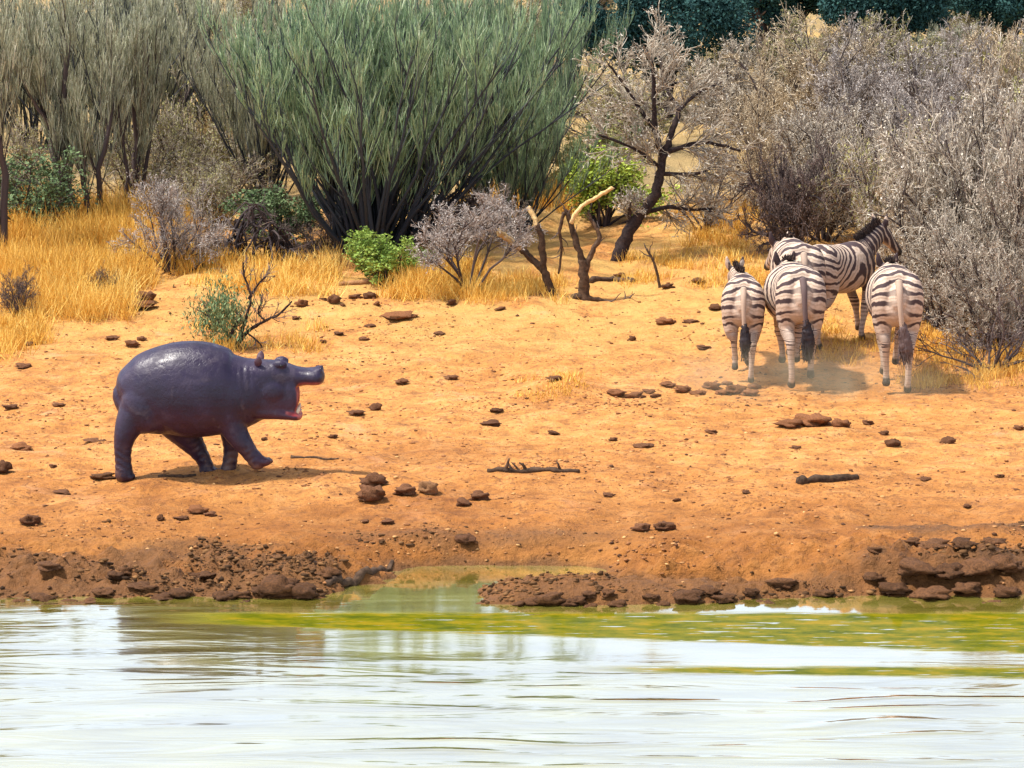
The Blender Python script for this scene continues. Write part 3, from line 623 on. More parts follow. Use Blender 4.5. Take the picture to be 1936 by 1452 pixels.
dead_tree(1102, 566, [('trunk', [(1104, 570), (1104, 530), (1102, 490)], 11, 9, 'wood'), ('branch', [(1102, 494), (1088, 455), (1077, 415), (1068, 398)], 7, 4, 'wood'), ('branch', [(1108, 512), (1120, 475), (1134, 448), (1120, 420), (1112, 402)], 6, 2.5, 'wood'),
                      ('broken_branch', [(1079, 422), (1098, 392), (1128, 374), (1160, 356)], 4.5, 3.5, 'palewood'), ('root', [(1102, 560), (1075, 566), (1040, 574), (998, 582)], 9, 4, 'wood'), ('root', [(1106, 562), (1130, 566), (1165, 572), (1190, 562)], 6, 2, 'wood'),
                      ('branch', [(1066, 402), (1058, 440), (1062, 470), (1056, 520)], 3.5, 2, 'wood')],
          'forked dead tree with a long pale peeled branch pointing up', 93)
dead_tree(1240, 545, [('trunk', [(1248, 545), (1238, 500), (1222, 470)], 3, 2, 'wood')], 'tiny bare sapling on the sand beside the leaning tree', 94)

# small shrub just behind the hippo
def hippo_shrub():
    rng = np.random.default_rng(95); D = baseD(440, 655); b0 = onD(440, D); q = 1 / ppm(D); r = empty('small_shrub', b0)
    for pl, r0 in [([(442, 660), (470, 625), (505, 605), (530, 592), (552, 570)], 4), ([(436, 660), (430, 630), (402, 605), (385, 590)], 3.5), ([(446, 655), (466, 600), (474, 560), (462, 520), (460, 495)], 3.5),
                   ([(470, 565), (490, 535), (505, 520)], 2.5), ([(500, 606), (488, 590), (496, 570)], 2), ([(430, 650), (445, 615), (455, 600)], 5), ([(468, 630), (490, 648), (498, 665)], 1.8)]:
        c, rr = limb(pl, D, b0, r0 * q, 1.5 * q, rng, rng.uniform(-.2, .2)); 
        if pl[0][1] > 645: c[0, 2] = -.05
        so = limbmesh('stem', c, rr, M['bark'], r, rng, 6)
        g = Geo(); P, Dr, L = spawn(c[None], 9, .25, .8, .4, np.array([.7]), rng); cc = grow(P, Dr, L, 4, .2, .05, rng); g.tube(cc, .006, .003, 3, rng, .6)
        P, Dr, L = spawn(cc, 5, .2, .8, .5, L, rng); c2 = grow(P, Dr, L, 2, .2, .05, rng); g.tube(c2, .004, .002, 2, rng, .7, .9); g.build('twigs', M['drydark'], so, None, True)
    fo = Geo(); n = 2600; pc = atD(418, 595, D) - b0
    k = pc + rng.standard_normal((n, 3)) * np.array([.16, .15, .17]); d_ = np.array([0, 0, 1.]) * np.ones((n, 1)); fo.leaves(k, .028, rng, .65, .2, .25, dirs=d_)
    fo.build('foliage', M['leafmid'], r)
    return tag(r, 'small grey-green shrub with crooked twigs just behind the hippo', 'shrub')
hippo_shrub()

# ------------------------------------------------------------------ grass
def grass():
    rng = np.random.default_rng(100); g = Geo()
    regs = [(-10, 275, 395, 560, 15000, .42, .5), (-10, 240, 500, 605, 9000, .34, .65), (735, 900, 515, 566, 5200, .27, .6), (880, 1060, 528, 570, 3000, .16, .6), (420, 650, 495, 560, 2600, .26, .65), (1720, 1950, 630, 735, 5500, .14, .5),
            (-10, 75, 615, 675, 2200, .22, .6), (880, 1120, 360, 405, 4000, .28, .55), (1180, 1450, 470, 540, 2600, .14, .6), (280, 620, 505, 545, 1600, .15, .6), (1560, 1760, 600, 690, 1300, .10, .45), (380, 600, 620, 665, 900, .15, .6),
            (180, 420, 420, 520, 3500, .3, .55), (1280, 1440, 380, 470, 1800, .16, .5), (990, 1130, 700, 760, 900, .06, .5)]
    for x0, x1, y0, y1, n, h, t in regs:
        ncl = max(8, n // 55); cx = rng.uniform(x0, x1, ncl); cy = rng.uniform(y0, y1, ncl)
        base = np.array([at(a, b) for a, b in zip(cx, cy)])
        k = rng.integers(0, ncl, n); P = base[k] + np.concatenate([rng.standard_normal((n, 2)) * .085, np.zeros((n, 1))], 1); P[:, 2] = terrain(P[:, 0], P[:, 1]) - .01
        Dr = rng.standard_normal((n, 3)) * .32; Dr[:, 2] = 1; L = h * rng.uniform(.45, 1.15, n) * (rng.uniform(.7, 1.3, ncl)[k])
        c = grow(P, Dr, L, 3, .12, -.03, rng); ct = rng.normal(0, .13, ncl)[k]
        V, F = tubes(c, .0045, .0012, 2, rng); tt = np.clip(t + ct + .15 * rng.standard_normal(n), 0, 1); g.add(V, F, np.repeat(tt, 8))
    o = g.build('golden_grass', M['grass'], None); tag(o, 'dry golden grass in loose tufts along the edge of the scrub', 'grass', kind='stuff')
grass()

# ------------------------------------------------------------------ clods, stones, logs
def clod_mesh(seed, sub=3, rough=.42, flat=.75):
    bm = bmesh.new(); bmesh.ops.create_icosphere(bm, subdivisions=sub, radius=1.0)
    V = np.array([v.co[:] for v in bm.verts]); F = np.array([[v.index for v in f.verts] for f in bm.faces]); bm.free()
    o = seed * 3.7
    n = fbm(V[:, 0] * 1.3 + o, V[:, 1] * 1.3 + V[:, 2] * 1.9 + o, 3, seed) + .6 * fbm(V[:, 2] * 3.6 + o, V[:, 0] * 3.6 - V[:, 1] * 2.7, 3, seed + 9)
    V = V * (1 + rough * n)[:, None]; V[:, 2] *= flat; V[:, 2] = np.maximum(V[:, 2], -.45 * flat)
    me = build('clod', V, F, None); m = me.data; bpy.data.objects.remove(me); return m
CL = {}
def clod(px, py, wpx, hpx, m, label, group=None, name='clod', cat='clod', seed=None, D=None):
    sd = (hash((px, py)) if seed is None else seed) % 7
    if (sd, m) not in CL: me = clod_mesh(sd + 1); me.materials.append(M[m]); CL[(sd, m)] = me
    p = at(px, py + hpx * .35); q = 1 / ppm(p[1]); o = bpy.data.objects.new(name, CL[(sd, m)]); COL.objects.link(o)
    rz = (px * 13 + py * 7) % 628 / 100; s = wpx * q * .5
    o.scale = (s, s * .9, hpx * q * .62); o.rotation_euler = (0, 0, rz); o.location = (p[0], p[1], p[2] + hpx * q * .22)
    return tag(o, label, cat, group)
clod(707, 906, 50, 28, 'rock', 'dark dung ball perched on top of another', cat='dung ball', name='dung_ball')
clod(700, 932, 60, 34, 'rock', 'large dung ball with another resting behind it on the sand', cat='dung ball', name='dung_ball')
clod(766, 924, 48, 26, 'rock', 'dark oval dung ball touching a paler round one', cat='dung ball', name='dung_ball')
clod(809, 922, 40, 30, 'pale_rock', 'paler round dung ball touching a dark oval one', cat='dung ball', name='dung_ball')
clod(906, 936, 42, 24, 'rock', 'brown clod beside a smaller dark one, below the knobbly stick', name='clod')
clod(874, 949, 30, 18, 'rock', 'small dark clod lying beside a bigger brown one below the knobbly stick', name='clod')
clod(377, 963, 40, 20, 'red_rock', 'reddish clod with a dark small one, on the sand below the hippo', name='clod')
clod(398, 971, 26, 13, 'rock', 'small dark clod against a reddish one below the hippo')
clod(57, 983, 38, 22, 'rock', 'lone dark clod on the bank above the dark mud')
clod(40, 845, 38, 18, 'red_rock', 'reddish brown clod on the sand behind the hippo')
clod(3, 883, 34, 28, 'rock', 'round dark stone on the sand behind the hippo', name='stone', cat='stone')
clod(1540, 792, 78, 32, 'red_rock', 'biggest brown clod of the pile on the open sand below the zebras', name='clod')
clod(1492, 799, 50, 18, 'red_rock', 'flat brown clod at one end of the pile below the zebras')
clod(1588, 800, 42, 18, 'red_rock', 'brown clod at the other end of the pile, next to the biggest')
clod(755, 595, 70, 16, 'red_rock', 'flat reddish slab of stone on pinkish sand below the golden grass', name='stone', cat='stone')
clod(1480, 1104, 52, 22, 'mud', 'long dark lump of mud on the shore between the spit and the raised bank', name='mud_lump', cat='mud')
clod(197, 898, 46, 16, 'mud', 'flat dark stone at the heel of the hippo', name='stone', cat='stone')
G3 = 'reddish clods beside the zebras'
for px, py, a, b in [(1163, 741, 36, 14), (1200, 746, 38, 16), (1226, 739, 26, 12), (1290, 735, 34, 14), (1318, 742, 24, 10), (1345, 729, 36, 16), (1368, 741, 30, 12), (1392, 736, 44, 20), (1417, 741, 38, 18), (1262, 726, 30, 10), (1426, 730, 24, 10), (1240, 748, 20, 9), (1375, 724, 22, 10)]:
    clod(px, py, a, b, 'red_rock', 'reddish clod in the row of clods at the hooves of the zebras', G3)
G4 = 'small dark clods on the open sand'
for px, py, a, b in [(303, 979, 16, 14), (343, 978, 30, 8), (711, 769, 22, 17), (675, 779, 32, 11), (928, 799, 46, 14), (1213, 997, 36, 18), (1256, 994, 42, 18), (1641, 798, 22, 12), (1688, 836, 30, 17), (1792, 832, 30, 19), (1830, 956, 16, 9), (1672, 818, 18, 12),
                     (733, 985, 30, 10), (690, 985, 18, 8), (880, 1020, 40, 18), (1160, 830, 18, 8), (1215, 842, 30, 10), (1345, 815, 24, 9), (1505, 845, 18, 8), (1280, 945, 16, 8), (630, 825, 18, 8), (760, 720, 26, 12), (855, 713, 26, 12), (1050, 715, 28, 14), (940, 775, 20, 9),
                     (100, 880, 16, 7), (115, 930, 40, 8), (180, 832, 34, 6), (1925, 808, 24, 10), (1150, 935, 22, 9), (1045, 818, 22, 9), (540, 780, 14, 8), (1750, 905, 18, 8), (1410, 930, 16, 7), (1890, 900, 18, 7), (500, 830, 12, 8), (20, 768, 30, 9), (110, 765, 26, 8)]:
    lb, gp = (('small dark clod on the sand around the hippo', 'clods around the hippo') if px < 560 else ('small dark clod on the sand between the hippo and the row of reddish clods', 'clods before the hippo') if py < 880 and px < 1100
              else ('small dark clod on the sand between the knobbly stick and the shore', 'clods below the stick') if px < 1420 and py > 880 else ('small dark clod on the sand near the thick log and the clod pile', 'clods near the log'))
    clod(px, py, a, b, 'rock', lb, gp)
G5 = 'stones near the scrub'
for px, py, a, b in [(631, 565, 24, 20), (570, 573, 24, 17), (672, 559, 26, 11), (700, 559, 28, 16), (713, 574, 14, 10), (612, 565, 14, 7), (648, 577, 9, 6), (1256, 607, 40, 14), (1306, 607, 30, 10), (1356, 580, 28, 14), (43, 691, 30, 13), (212, 638, 26, 12), (250, 649, 26, 16), (268, 640, 18, 10),
                     (265, 575, 60, 14), (275, 560, 40, 22), (1262, 540, 26, 12), (948, 583, 22, 8), (855, 572, 18, 14), (1172, 520, 26, 12), (60, 650, 24, 10), (1320, 530, 24, 10), (1390, 560, 22, 10), (560, 600, 18, 8), (830, 630, 22, 7), (640, 630, 20, 8), (1195, 640, 16, 12), (690, 640, 20, 7), (1330, 655, 30, 7), (700, 615, 24, 6), (610, 645, 14, 7)]:
    clod(px, py, a, b, 'rock' if (px + py) % 3 else 'red_rock', 'small brown stone on the sand between the scrub and the animals', G5, 'stone', 'stone')
# shore lumps
rs = random.Random(3)
G6 = 'mud lumps along the shore'
lumps = [(1040, 1130, 56, 30), (1010, 1138, 34, 16), (1075, 1140, 36, 16), (1096, 1135, 34, 16), (1112, 1124, 30, 16), (1150, 1121, 26, 20), (1166, 1141, 36, 18), (1115, 1146, 30, 12), (985, 1142, 30, 12), (1255, 1143, 28, 14), (1232, 1128, 26, 10), (1300, 1125, 50, 20), (1340, 1115, 40, 18), (1370, 1130, 46, 22),
         (535, 1108, 70, 46), (575, 1118, 50, 30), (500, 1118, 40, 20), (460, 1140, 34, 16), (395, 1152, 26, 18), (420, 1128, 44, 26), (1725, 1075, 80, 34), (1790, 1080, 70, 30), (1850, 1072, 70, 36), (1905, 1070, 60, 36), (1690, 1110, 60, 24), (1760, 1120, 70, 26), (1830, 1112, 60, 24), (1900, 1118, 60, 22), (1655, 1092, 40, 18), (1620, 1142, 46, 18), (1720, 1145, 60, 18), (1800, 1146, 56, 16), (1870, 1143, 60, 18), (1560, 1120, 40, 18), (1535, 1140, 36, 14), (1450, 1140, 44, 16), (1420, 1120, 34, 16), (1655, 1042, 30, 16), (1765, 1030, 60, 20), (1720, 1024, 46, 18), (1820, 1026, 50, 20), (1880, 1024, 46, 18), (640, 1130, 30, 14), (705, 1150, 20, 9)]
for x in range(40, 620, 30):
    lumps.append((x + rs.randint(-10, 10), rs.randint(1070, 1140), rs.randint(24, 50), rs.randint(12, 22)))
for px, py, a, b in lumps:
    lb, gp = (('dark lump of mud on the spit between the inlet and the pond', 'lumps on the mud spit') if 940 < px < 1280 else ('dark lump of mud on the bank between the curved branch and the hippo', 'lumps on the bank below the hippo') if px < 760
              else ('big dark lump of mud on the raised bank beyond the log', 'lumps on the raised bank') if px > 1640 and py < 1135 else ('dark lump of mud at the water line between the spit and the raised bank', 'lumps at the water line'))
    clod(px, py, a, b, 'mud', lb, gp, 'mud_lump', 'mud', seed=rs.randint(0, 6))
# logs and sticks
def stick(pl, r0, r1, label, name='stick', cat='stick', m='wood', twigs=0, seed=1, lift=.4):
    rng = np.random.default_rng(seed); P3 = [at(x, y) for x, y in pl]; b0 = np.array(P3[0]); D = b0[1]; q = 1 / ppm(D)
    pts = np.array(P3) - b0; n = 6 * (len(pts) - 1) + 1; t = np.linspace(0, len(pts) - 1, n); i = np.minimum(t.astype(int), len(pts) - 2); c = pts[i] + (pts[i + 1] - pts[i]) * (t - i)[:, None]
    rr = np.linspace(r0, r1, n) * q * (1 + .15 * rng.standard_normal(n)); c[:, 2] = terrain(c[:, 0] + b0[0], c[:, 1] + b0[1]) - b0[2] + rr * lift
    r = empty(name, b0); so = limbmesh('wood', c, rr, M[m], r, rng, 9)
    for j in range(twigs):
        k = rng.integers(2, n - 2); e = c[k] + np.array([rng.normal(0, .06), rng.normal(0, .04), rng.uniform(.06, .13)]); cc = np.linspace(c[k], e, 5) + .004 * rng.standard_normal((5, 3)); limbmesh('knot', cc, np.linspace(rr[k] * .7, rr[k] * .25, 5), M[m], so, rng, 6)
    return tag(r, label, cat)
stick([(922, 893), (975, 894), (1040, 890), (1095, 894)], 6, 5, 'knobbly dark stick with short stubs lying on open sand', twigs=6, seed=5)
stick([(1510, 915), (1560, 911), (1620, 906)], 9, 8, 'short thick dark log lying alone on the open sand', 'log', 'log', seed=6)
stick([(300, 903), (335, 902), (370, 900)], 4, 3, 'thin brown stick on the sand under the belly of the hippo', seed=7)
stick([(618, 1108), (660, 1102), (700, 1088), (742, 1062)], 11, 4, 'smooth curved branch lying on the shore by the inlet', 'branch', 'branch', seed=8)
stick([(360, 518), (385, 505), (413, 492)], 4, 4, 'dark slanting stick on straw beside the heap of branches', seed=9, lift=1.5)
stick([(640, 540), (690, 536), (720, 538)], 6, 5, 'pale log lying beside the bright green bush', 'log', 'log', 'pale_rock', seed=10)
stick([(1115, 535), (1160, 530), (1200, 535)], 6, 5, 'grey fallen log behind the forked dead tree', 'log', 'log', seed=11)
stick([(60, 600), (110, 596), (160, 590)], 4, 3, 'thin stick lying along the edge of the golden grass', seed=12)
stick([(225, 590), (260, 586), (280, 585)], 5, 4, 'short dark stick beside the stones at the end of the golden grass', seed=13)
stick([(550, 866), (600, 866), (640, 868)], 4, 2, 'half-buried brown stick on the sand in front of the hippo', seed=14, lift=.1)
# pebbles
def pebbles():
    rng = np.random.default_rng(120); bm = bmesh.new(); bmesh.ops.create_icosphere(bm, subdivisions=1, radius=1); V0 = np.array([v.co[:] for v in bm.verts]); F0 = np.array([[v.index for v in f.verts] for f in bm.faces]); bm.free()
    n = 9500; x = rng.uniform(-6.5, 6.5, n); y = 30.2 + rng.uniform(0, 1, n) ** 1.1 * 15
    k = rng.integers(0, 40, n); cx = rng.uniform(-6, 6, 40); cy = rng.uniform(31, 44, 40); cl = rng.random(n) < .35
    x = np.where(cl, cx[k] + rng.normal(0, .35, n), x); y = np.where(cl, cy[k] + rng.normal(0, .25, n), y)
    z = terrain(x, y); ok = z > .02; x, y, z = x[ok], y[ok], z[ok]; n = len(x)
    s = .006 + .014 * rng.random(n) ** 3
    V = V0[None] * (1 + .25 * rng.standard_normal((n, len(V0), 1))) * (s[:, None, None] * np.stack([rng.uniform(.8, 1.7, n), np.ones(n), rng.uniform(.45, .8, n)], -1)[:, None, :]) + np.stack([x, y, z + s * .2], -1)[:, None, :]
    F = (F0[None] + (np.arange(n) * len(V0))[:, None, None]).reshape(-1, 3)
    t = np.repeat(np.clip(rng.normal(.45, .25, n), 0, 1), len(V0))
    m = tintmat('pebble', [(0, (.07, .03, .014)), (.5, (.30, .125, .045)), (1, (.62, .34, .13))])
    tag(build('pebbles', V, F, m, None, False, {'tint': t}), 'tiny crumbs and pebbles strewn over the orange sand', 'pebbles', kind='stuff')
pebbles()
def mud_crumbs():
    rng = np.random.default_rng(121); bm = bmesh.new(); bmesh.ops.create_icosphere(bm, subdivisions=1, radius=1); V0 = np.array([v.co[:] for v in bm.verts]); F0 = np.array([[v.index for v in f.verts] for f in bm.faces]); bm.free()
    n = 60000; x = rng.uniform(-5.4, 5.4, n); y = 29.9 + rng.uniform(0, 1, n) * 2.3; z = terrain(x, y)
    ok = (z > .005) & (rng.random(n) < .75 * mudmask(x, y) ** 1.5 * sstep(-.5, .6, fbm(x * 1.7, y * 2.2, 3, 78))); x, y, z = x[ok], y[ok], z[ok]; n = len(x)
    s = .005 + .024 * rng.random(n) ** 4
    jit = 1 + .30 * rng.standard_normal((n, len(V0), 1)) * .7
    V = V0[None] * jit * (s[:, None, None] * np.stack([rng.uniform(.8, 1.6, n), rng.uniform(.8, 1.3, n), rng.uniform(.4, .7, n)], -1)[:, None, :]) + np.stack([x, y, z + s * .05], -1)[:, None, :]
    F = (F0[None] + (np.arange(n) * len(V0))[:, None, None]).reshape(-1, 3); t = np.repeat(np.clip(rng.normal(.45, .25, n), 0, 1), len(V0))
    m = tintmat('mud_crumb', [(0, (.035, .019, .010)), (.5, (.105, .052, .022)), (1, (.26, .13, .05))], .85, .1)
    tag(build('mud_crumbs', V, F, m, None, True, {'tint': t}), 'churned dark mud crumbs along the shore', 'mud', kind='stuff')
mud_crumbs()

# ------------------------------------------------------------------ animals
def catmull(p, n):
    p = np.asarray(p, float); t = np.linspace(0, len(p) - 1, n); i = np.minimum(t.astype(int), len(p) - 2); f = (t - i)[:, None]
    g = lambda j: p[np.clip(j, 0, len(p) - 1)]
    p0, p1, p2, p3 = g(i - 1), g(i), g(i + 1), g(i + 2)
    return .5 * (2 * p1 + (p2 - p0) * f + (2 * p0 - 5 * p1 + 4 * p2 - p3) * f ** 2 + (3 * p1 - p0 - 3 * p2 + p3) * f ** 3)
def loft(sec, side, n=None, k=24, power=2.0):
    """sec rows: x,y,z, radius across, radius up; side = across axis"""
    s = catmull(sec, n or 6 * len(sec)); c = s[:, :3]; d = norm(np.gradient(c, axis=0)); side = np.asarray(side, float)
    a = norm(side[None] - (d @ side)[:, None] * d); b = np.cross(d, a)
    ang = np.arange(k) / k * 2 * math.pi; ca, sa = np.cos(ang), np.sin(ang)
    if power != 2: ca = np.sign(ca) * np.abs(ca) ** (2 / power); sa = np.sign(sa) * np.abs(sa) ** (2 / power)
    ra = np.maximum(s[:, 3], .004); rb = np.maximum(s[:, 4], .004)
    V = c[:, None] + ra[:, None, None] * ca[None, :, None] * a[:, None] + rb[:, None, None] * sa[None, :, None] * b[:, None]
    # round the ends
    def end(i, sg):
        out = []
        for f, e in ((.8, .35), (.45, .6)):
            cc = c[i] + sg * d[i] * min(ra[i], rb[i]) * e
            out.append(cc + (V[i] - c[i]) * f)
        return out
    e0 = end(0, -1); e1 = end(-1, 1)
    rings = [e0[1], e0[0], *V, e1[0], e1[1]]; m = len(rings); VV = np.concatenate(rings)
    j = np.arange(k); F = [np.stack([i * k + j, i * k + (j + 1) % k, (i + 1) * k + (j + 1) % k, (i + 1) * k + j], 1) for i in range(m - 1)]
    p0 = e0[1].mean(0); p1 = e1[1].mean(0); VV = np.vstack([VV, p0, p1])
    T = np.concatenate([np.stack([(j + 1) % k, j, np.full(k, m * k)], 1), np.stack([(m - 1) * k + j, (m - 1) * k + (j + 1) % k, np.full(k, m * k + 1)], 1)])
    return VV, np.concatenate(F), T
def blob(c, r):
    bm = bmesh.new(); bmesh.ops.create_icosphere(bm, subdivisions=3, radius=1); V = np.array([v.co[:] for v in bm.verts]) * np.asarray(r) + np.asarray(c); T = np.array([[v.index for v in f.verts] for f in bm.faces]); bm.free()
    return V, np.zeros((0, 4), int), T
def fuse(parts, voxel, smooth=3):
    V = []; Q = []; T = []; n = 0
    for v, q, t in parts: V.append(v); Q.append(q + n); T.append(t + n); n += len(v)
    o = build('tmp', np.concatenate(V), [np.concatenate(Q), np.concatenate(T)])
    md = o.modifiers.new('r', 'REMESH'); md.mode = 'VOXEL'; md.voxel_size = voxel
    s = o.modifiers.new('s', 'SMOOTH'); s.factor = .5; s.iterations = smooth
    dg = bpy.context.evaluated_depsgraph_get(); me = bpy.data.meshes.new_from_object(o.evaluated_get(dg))
    old = o.data; bpy.data.objects.remove(o); bpy.data.meshes.remove(old)
    me.polygons.foreach_set('use_smooth', np.ones(len(me.polygons), bool)); me.materials.clear()
    co = np.empty(len(me.vertices) * 3, np.float32); me.vertices.foreach_get('co', co)
    no = np.empty(len(me.vertices) * 3, np.float32); me.vertices.foreach_get('normal', no)
    return me, co.reshape(-1, 3), no.reshape(-1, 3)
def addattr(me, name, a):
    x = me.attributes.new(name, 'FLOAT', 'POINT'); x.data.foreach_set('value', np.asarray(a, np.float32))

def hippo():
    S = 797.6
    def X(cx): return (cx - 600) / S
    def Z(cy, y): return (1195 - cy - 28 * (1 + y / .2)) / S
    def leg(pts, y0, y1):
        rows = []
        for i, (cx, cy, r) in enumerate(pts):
            y = y0 + (y1 - y0) * min(1, i / 2); rows.append((X(cx), y, Z(cy, y), r / S * 1.02, r / S))
        return loft(rows, (0, 1, 0), 30, 20)
    def body(rows, power=2.2): return loft([(X(cx), 0, (Z(t, 0) + Z(b, 0)) / 2, hw, (Z(t, 0) - Z(b, 0)) / 2) for cx, t, b, hw in rows], (0, 1, 0), 60, 32, power)
    P = []
    P.append(body([(205, 470, 760, .14), (255, 362, 830, .25), (350, 278, 865, .32), (480, 206, 862, .355), (620, 164, 872, .375), (760, 160, 878, .38), (880, 188, 872, .365), (1000, 236, 850, .33), (1100, 268, 800, .285), (1200, 288, 745, .245)], 2.15))
    # head: upper skull and muzzle, cheek, lower jaw
    P.append(body([(1080, 290, 640, .25), (1220, 292, 600, .22), (1320, 298, 560, .195), (1410, 318, 530, .165), (1490, 346, 500, .145), (1560, 358, 484, .15), (1620, 358, 486, .175), (1662, 372, 484, .165)], 2.5))
    P.append(body([(1110, 420, 735, .235), (1250, 440, 735, .215), (1350, 446, 732, .195), (1410, 456, 728, .175)], 2.6))
    P.append(body([(1120, 560, 742, .225), (1300, 610, 738, .205), (1420, 655, 740, .195), (1490, 676, 746, .19), (1515, 696, 744, .16)], 2.6))
    for s in (-1, 1):
        P.append(blob((X(1425), s * .138, Z(572, 0)), (.108, .036, .185)))      # stretched cheek
        P.append(blob((X(1372), s * .125, Z(318, 0)), (.07, .045, .042)))      # brow over the eye
        P.append(blob((X(1655), s * .09, Z(370, 0)), (.045, .04, .028)))       # nostril
        P.append(blob((X(1290), s * .165, Z(520, 0)), (.14, .06, .12)))        # jaw muscle
    P.append(blob((X(370), -.17, Z(620, 0)), (.22, .17, .27))); P.append(blob((X(400), .17, Z(620, 0)), (.22, .17, .27)))      # haunches
    P.append(blob((X(985), -.15, Z(640, 0)), (.18, .16, .26))); P.append(blob((X(985), .15, Z(640, 0)), (.18, .16, .26)))      # shoulders
    P.append(leg([(340, 640, 150), (270, 760, 118), (226, 868, 86), (207, 970, 67), (208, 1070, 62), (212, 1135, 67), (213, 1178, 69)], -.13, -.19))
    P.append(leg([(470, 660, 150), (620, 820, 125), (700, 930, 88), (760, 1020, 62), (795, 1090, 56), (803, 1135, 62)], .14, .19))
    P.append(leg([(1000, 740, 130), (992, 880, 82), (985, 980, 60), (972, 1080, 57), (958, 1145, 63), (955, 1178, 66)], .14, .18))
    P.append(leg([(985, 690, 140), (1035, 830, 98), (1098, 930, 74), (1155, 1010, 62), (1195, 1060, 62), (1215, 1080, 60)], -.13, -.18))
    for f, y in (((213, 1165), -.19), ((955, 1168), .18), ((803, 1120), .19)):
        for dx, dy in ((48, -.05), (62, 0), (48, .05)): P.append(blob((X(f[0] + dx), y + dy, Z(f[1] + 12, y)), (.034, .026, .030)))
    P.append(blob((X(1232), -.18, Z(1066, -.18)), (.075, .075, .052)))
    for dx, dy in ((46, -.05), (60, 0), (46, .05)): P.append(blob((X(1232 + dx), -.18 + dy, Z(1062, -.18)), (.036, .027, .032)))
    me, co, no = fuse(P, .0120, 9)
    # skin folds at the neck, shoulder, flank and above the feet
    cx0 = co[:, 0] * S + 600; zz0 = co[:, 2]
    fold = .0065 * np.exp(-((cx0 - 1100) / 75) ** 4) * (np.abs(np.sin((cx0 + zz0 * 110 + 14 * np.sin(zz0 * 9)) / 47 * math.pi)) - .6) * sstep(.5, .62, zz0) * sstep(1.12, 1.0, zz0) * (.35 + .65 * sstep(-.3, .5, np.sin(zz0 * 17 + cx0 * .02)))
    fold += .0022 * sstep(.36, .25, zz0) * sstep(.05, .10, zz0) * np.sin(zz0 * 95 + 3 * np.sin(cx0 * .03))
    fold += .006 * np.exp(-((cx0 - 560) / 200) ** 2) * np.exp(-((zz0 - .48) / .12) ** 2) * np.sin((cx0 * .8 + zz0 * 500) / 22)
    co = co + no * fold[:, None].astype(np.float32); me.vertices.foreach_set('co', np.ascontiguousarray(co, np.float32).ravel()); me.update()
    # colour regions: pink inside of the mouth, paler toes
    x, y, z = co.T; cx = x * S + 600; cyn = 1195 - 28 - z * S
    inm = sstep(1405, 1425, cx) * sstep(475, 500, cyn) * (1 - sstep(722, 738, cyn)) * np.clip(sstep(.35, .8, no[:, 0]) + sstep(.2, .6, no[:, 2]) * (cyn > 600) + (np.abs(y) < .115), 0, 1)
    roof = sstep(1460, 1480, cx) * sstep(.35, .75, -no[:, 2]) * (cyn < 520)
    addattr(me, 'mouth', np.clip(inm + roof * .6, 0, 1))
    belly = sstep(0.1, .8, -no[:, 2]) * (1 - sstep(.75, .95, z)) ; face = sstep(1130, 1330, cx)
    addattr(me, 'pink', np.clip(.25 * belly + .45 * face * sstep(470, 700, cyn), 0, 1))
    m, N, L, B = mat('hippo_skin'); tc = N.new('ShaderNodeTexCoord'); oc = tc.outputs['Object']
    n1 = noise(N, L, 3.5, 5, .6, oc); n2 = noise(N, L, 38, 4, .65, oc); n3 = noise(N, L, 9, 4, .6, oc)
    r = ramp(N, [(.3, (.010, .004, .019)), (.58, (.020, .010, .035)), (.75, (.060, .042, .072))]); L.new(n1.outputs[0], r.inputs[0])
    ap = N.new('ShaderNodeAttribute'); ap.attribute_name = 'pink'; am = N.new('ShaderNodeAttribute'); am.attribute_name = 'mouth'
    col = mixc(N, L, ap.outputs['Fac'], r.outputs[0], (.085, .016, .030))
    sz = N.new('ShaderNodeSeparateXYZ'); L.new(oc, sz.inputs[0]); nd_ = noise(N, L, 7, 5, .7, oc)
    dusty = math_(N, L, 'MULTIPLY', maprange(N, L, sz.outputs[2], .42, .02), maprange(N, L, nd_.outputs[0], .42, .62)); col = mixc(N, L, math_(N, L, 'MULTIPLY', dusty, .55), col, (.17, .085, .045))
    blot = maprange(N, L, noise(N, L, 5.5, 4, .6, oc, .6).outputs[0], .56, .70); col = mixc(N, L, math_(N, L, 'MULTIPLY', blot, .5), col, (.075, .055, .07))
    rm = ramp(N, [(.35, (.22, .020, .022)), (.65, (.46, .12, .10))]); L.new(n3.outputs[0], rm.inputs[0])
    col = mixc(N, L, am.outputs['Fac'], col, rm.outputs[0]); L.new(col, B.inputs['Base Color'])
    L.new(maprange(N, L, n3.outputs[0], .3, .7, .30, .62), B.inputs['Roughness']); B.inputs['Specular IOR Level'].default_value = .5
    vo = N.new('ShaderNodeTexVoronoi'); vo.feature = 'DISTANCE_TO_EDGE'; vo.inputs['Scale'].default_value = 16; mpv = N.new('ShaderNodeMapping'); mpv.inputs['Scale'].default_value = (1.5, 1, .7)
    wn = noise(N, L, 5, 3, .6, oc); va = N.new('ShaderNodeVectorMath'); va.operation = 'MULTIPLY_ADD'; L.new(wn.outputs['Color'], va.inputs[0]); va.inputs[1].default_value = (.25, .25, .25); L.new(oc, va.inputs[2]); L.new(va.outputs[0], mpv.inputs[0]); L.new(mpv.outputs[0], vo.inputs['Vector'])
    wr = maprange(N, L, vo.outputs['Distance'], 0., .10)
    hs = math_(N, L, 'ADD', math_(N, L, 'ADD', math_(N, L, 'MULTIPLY', n2.outputs[0], .35), n3.outputs[0]), math_(N, L, 'MULTIPLY', wr, .10)); bump(N, L, hs, .55, .013, B)
    me.materials.append(m); me.name = 'body'
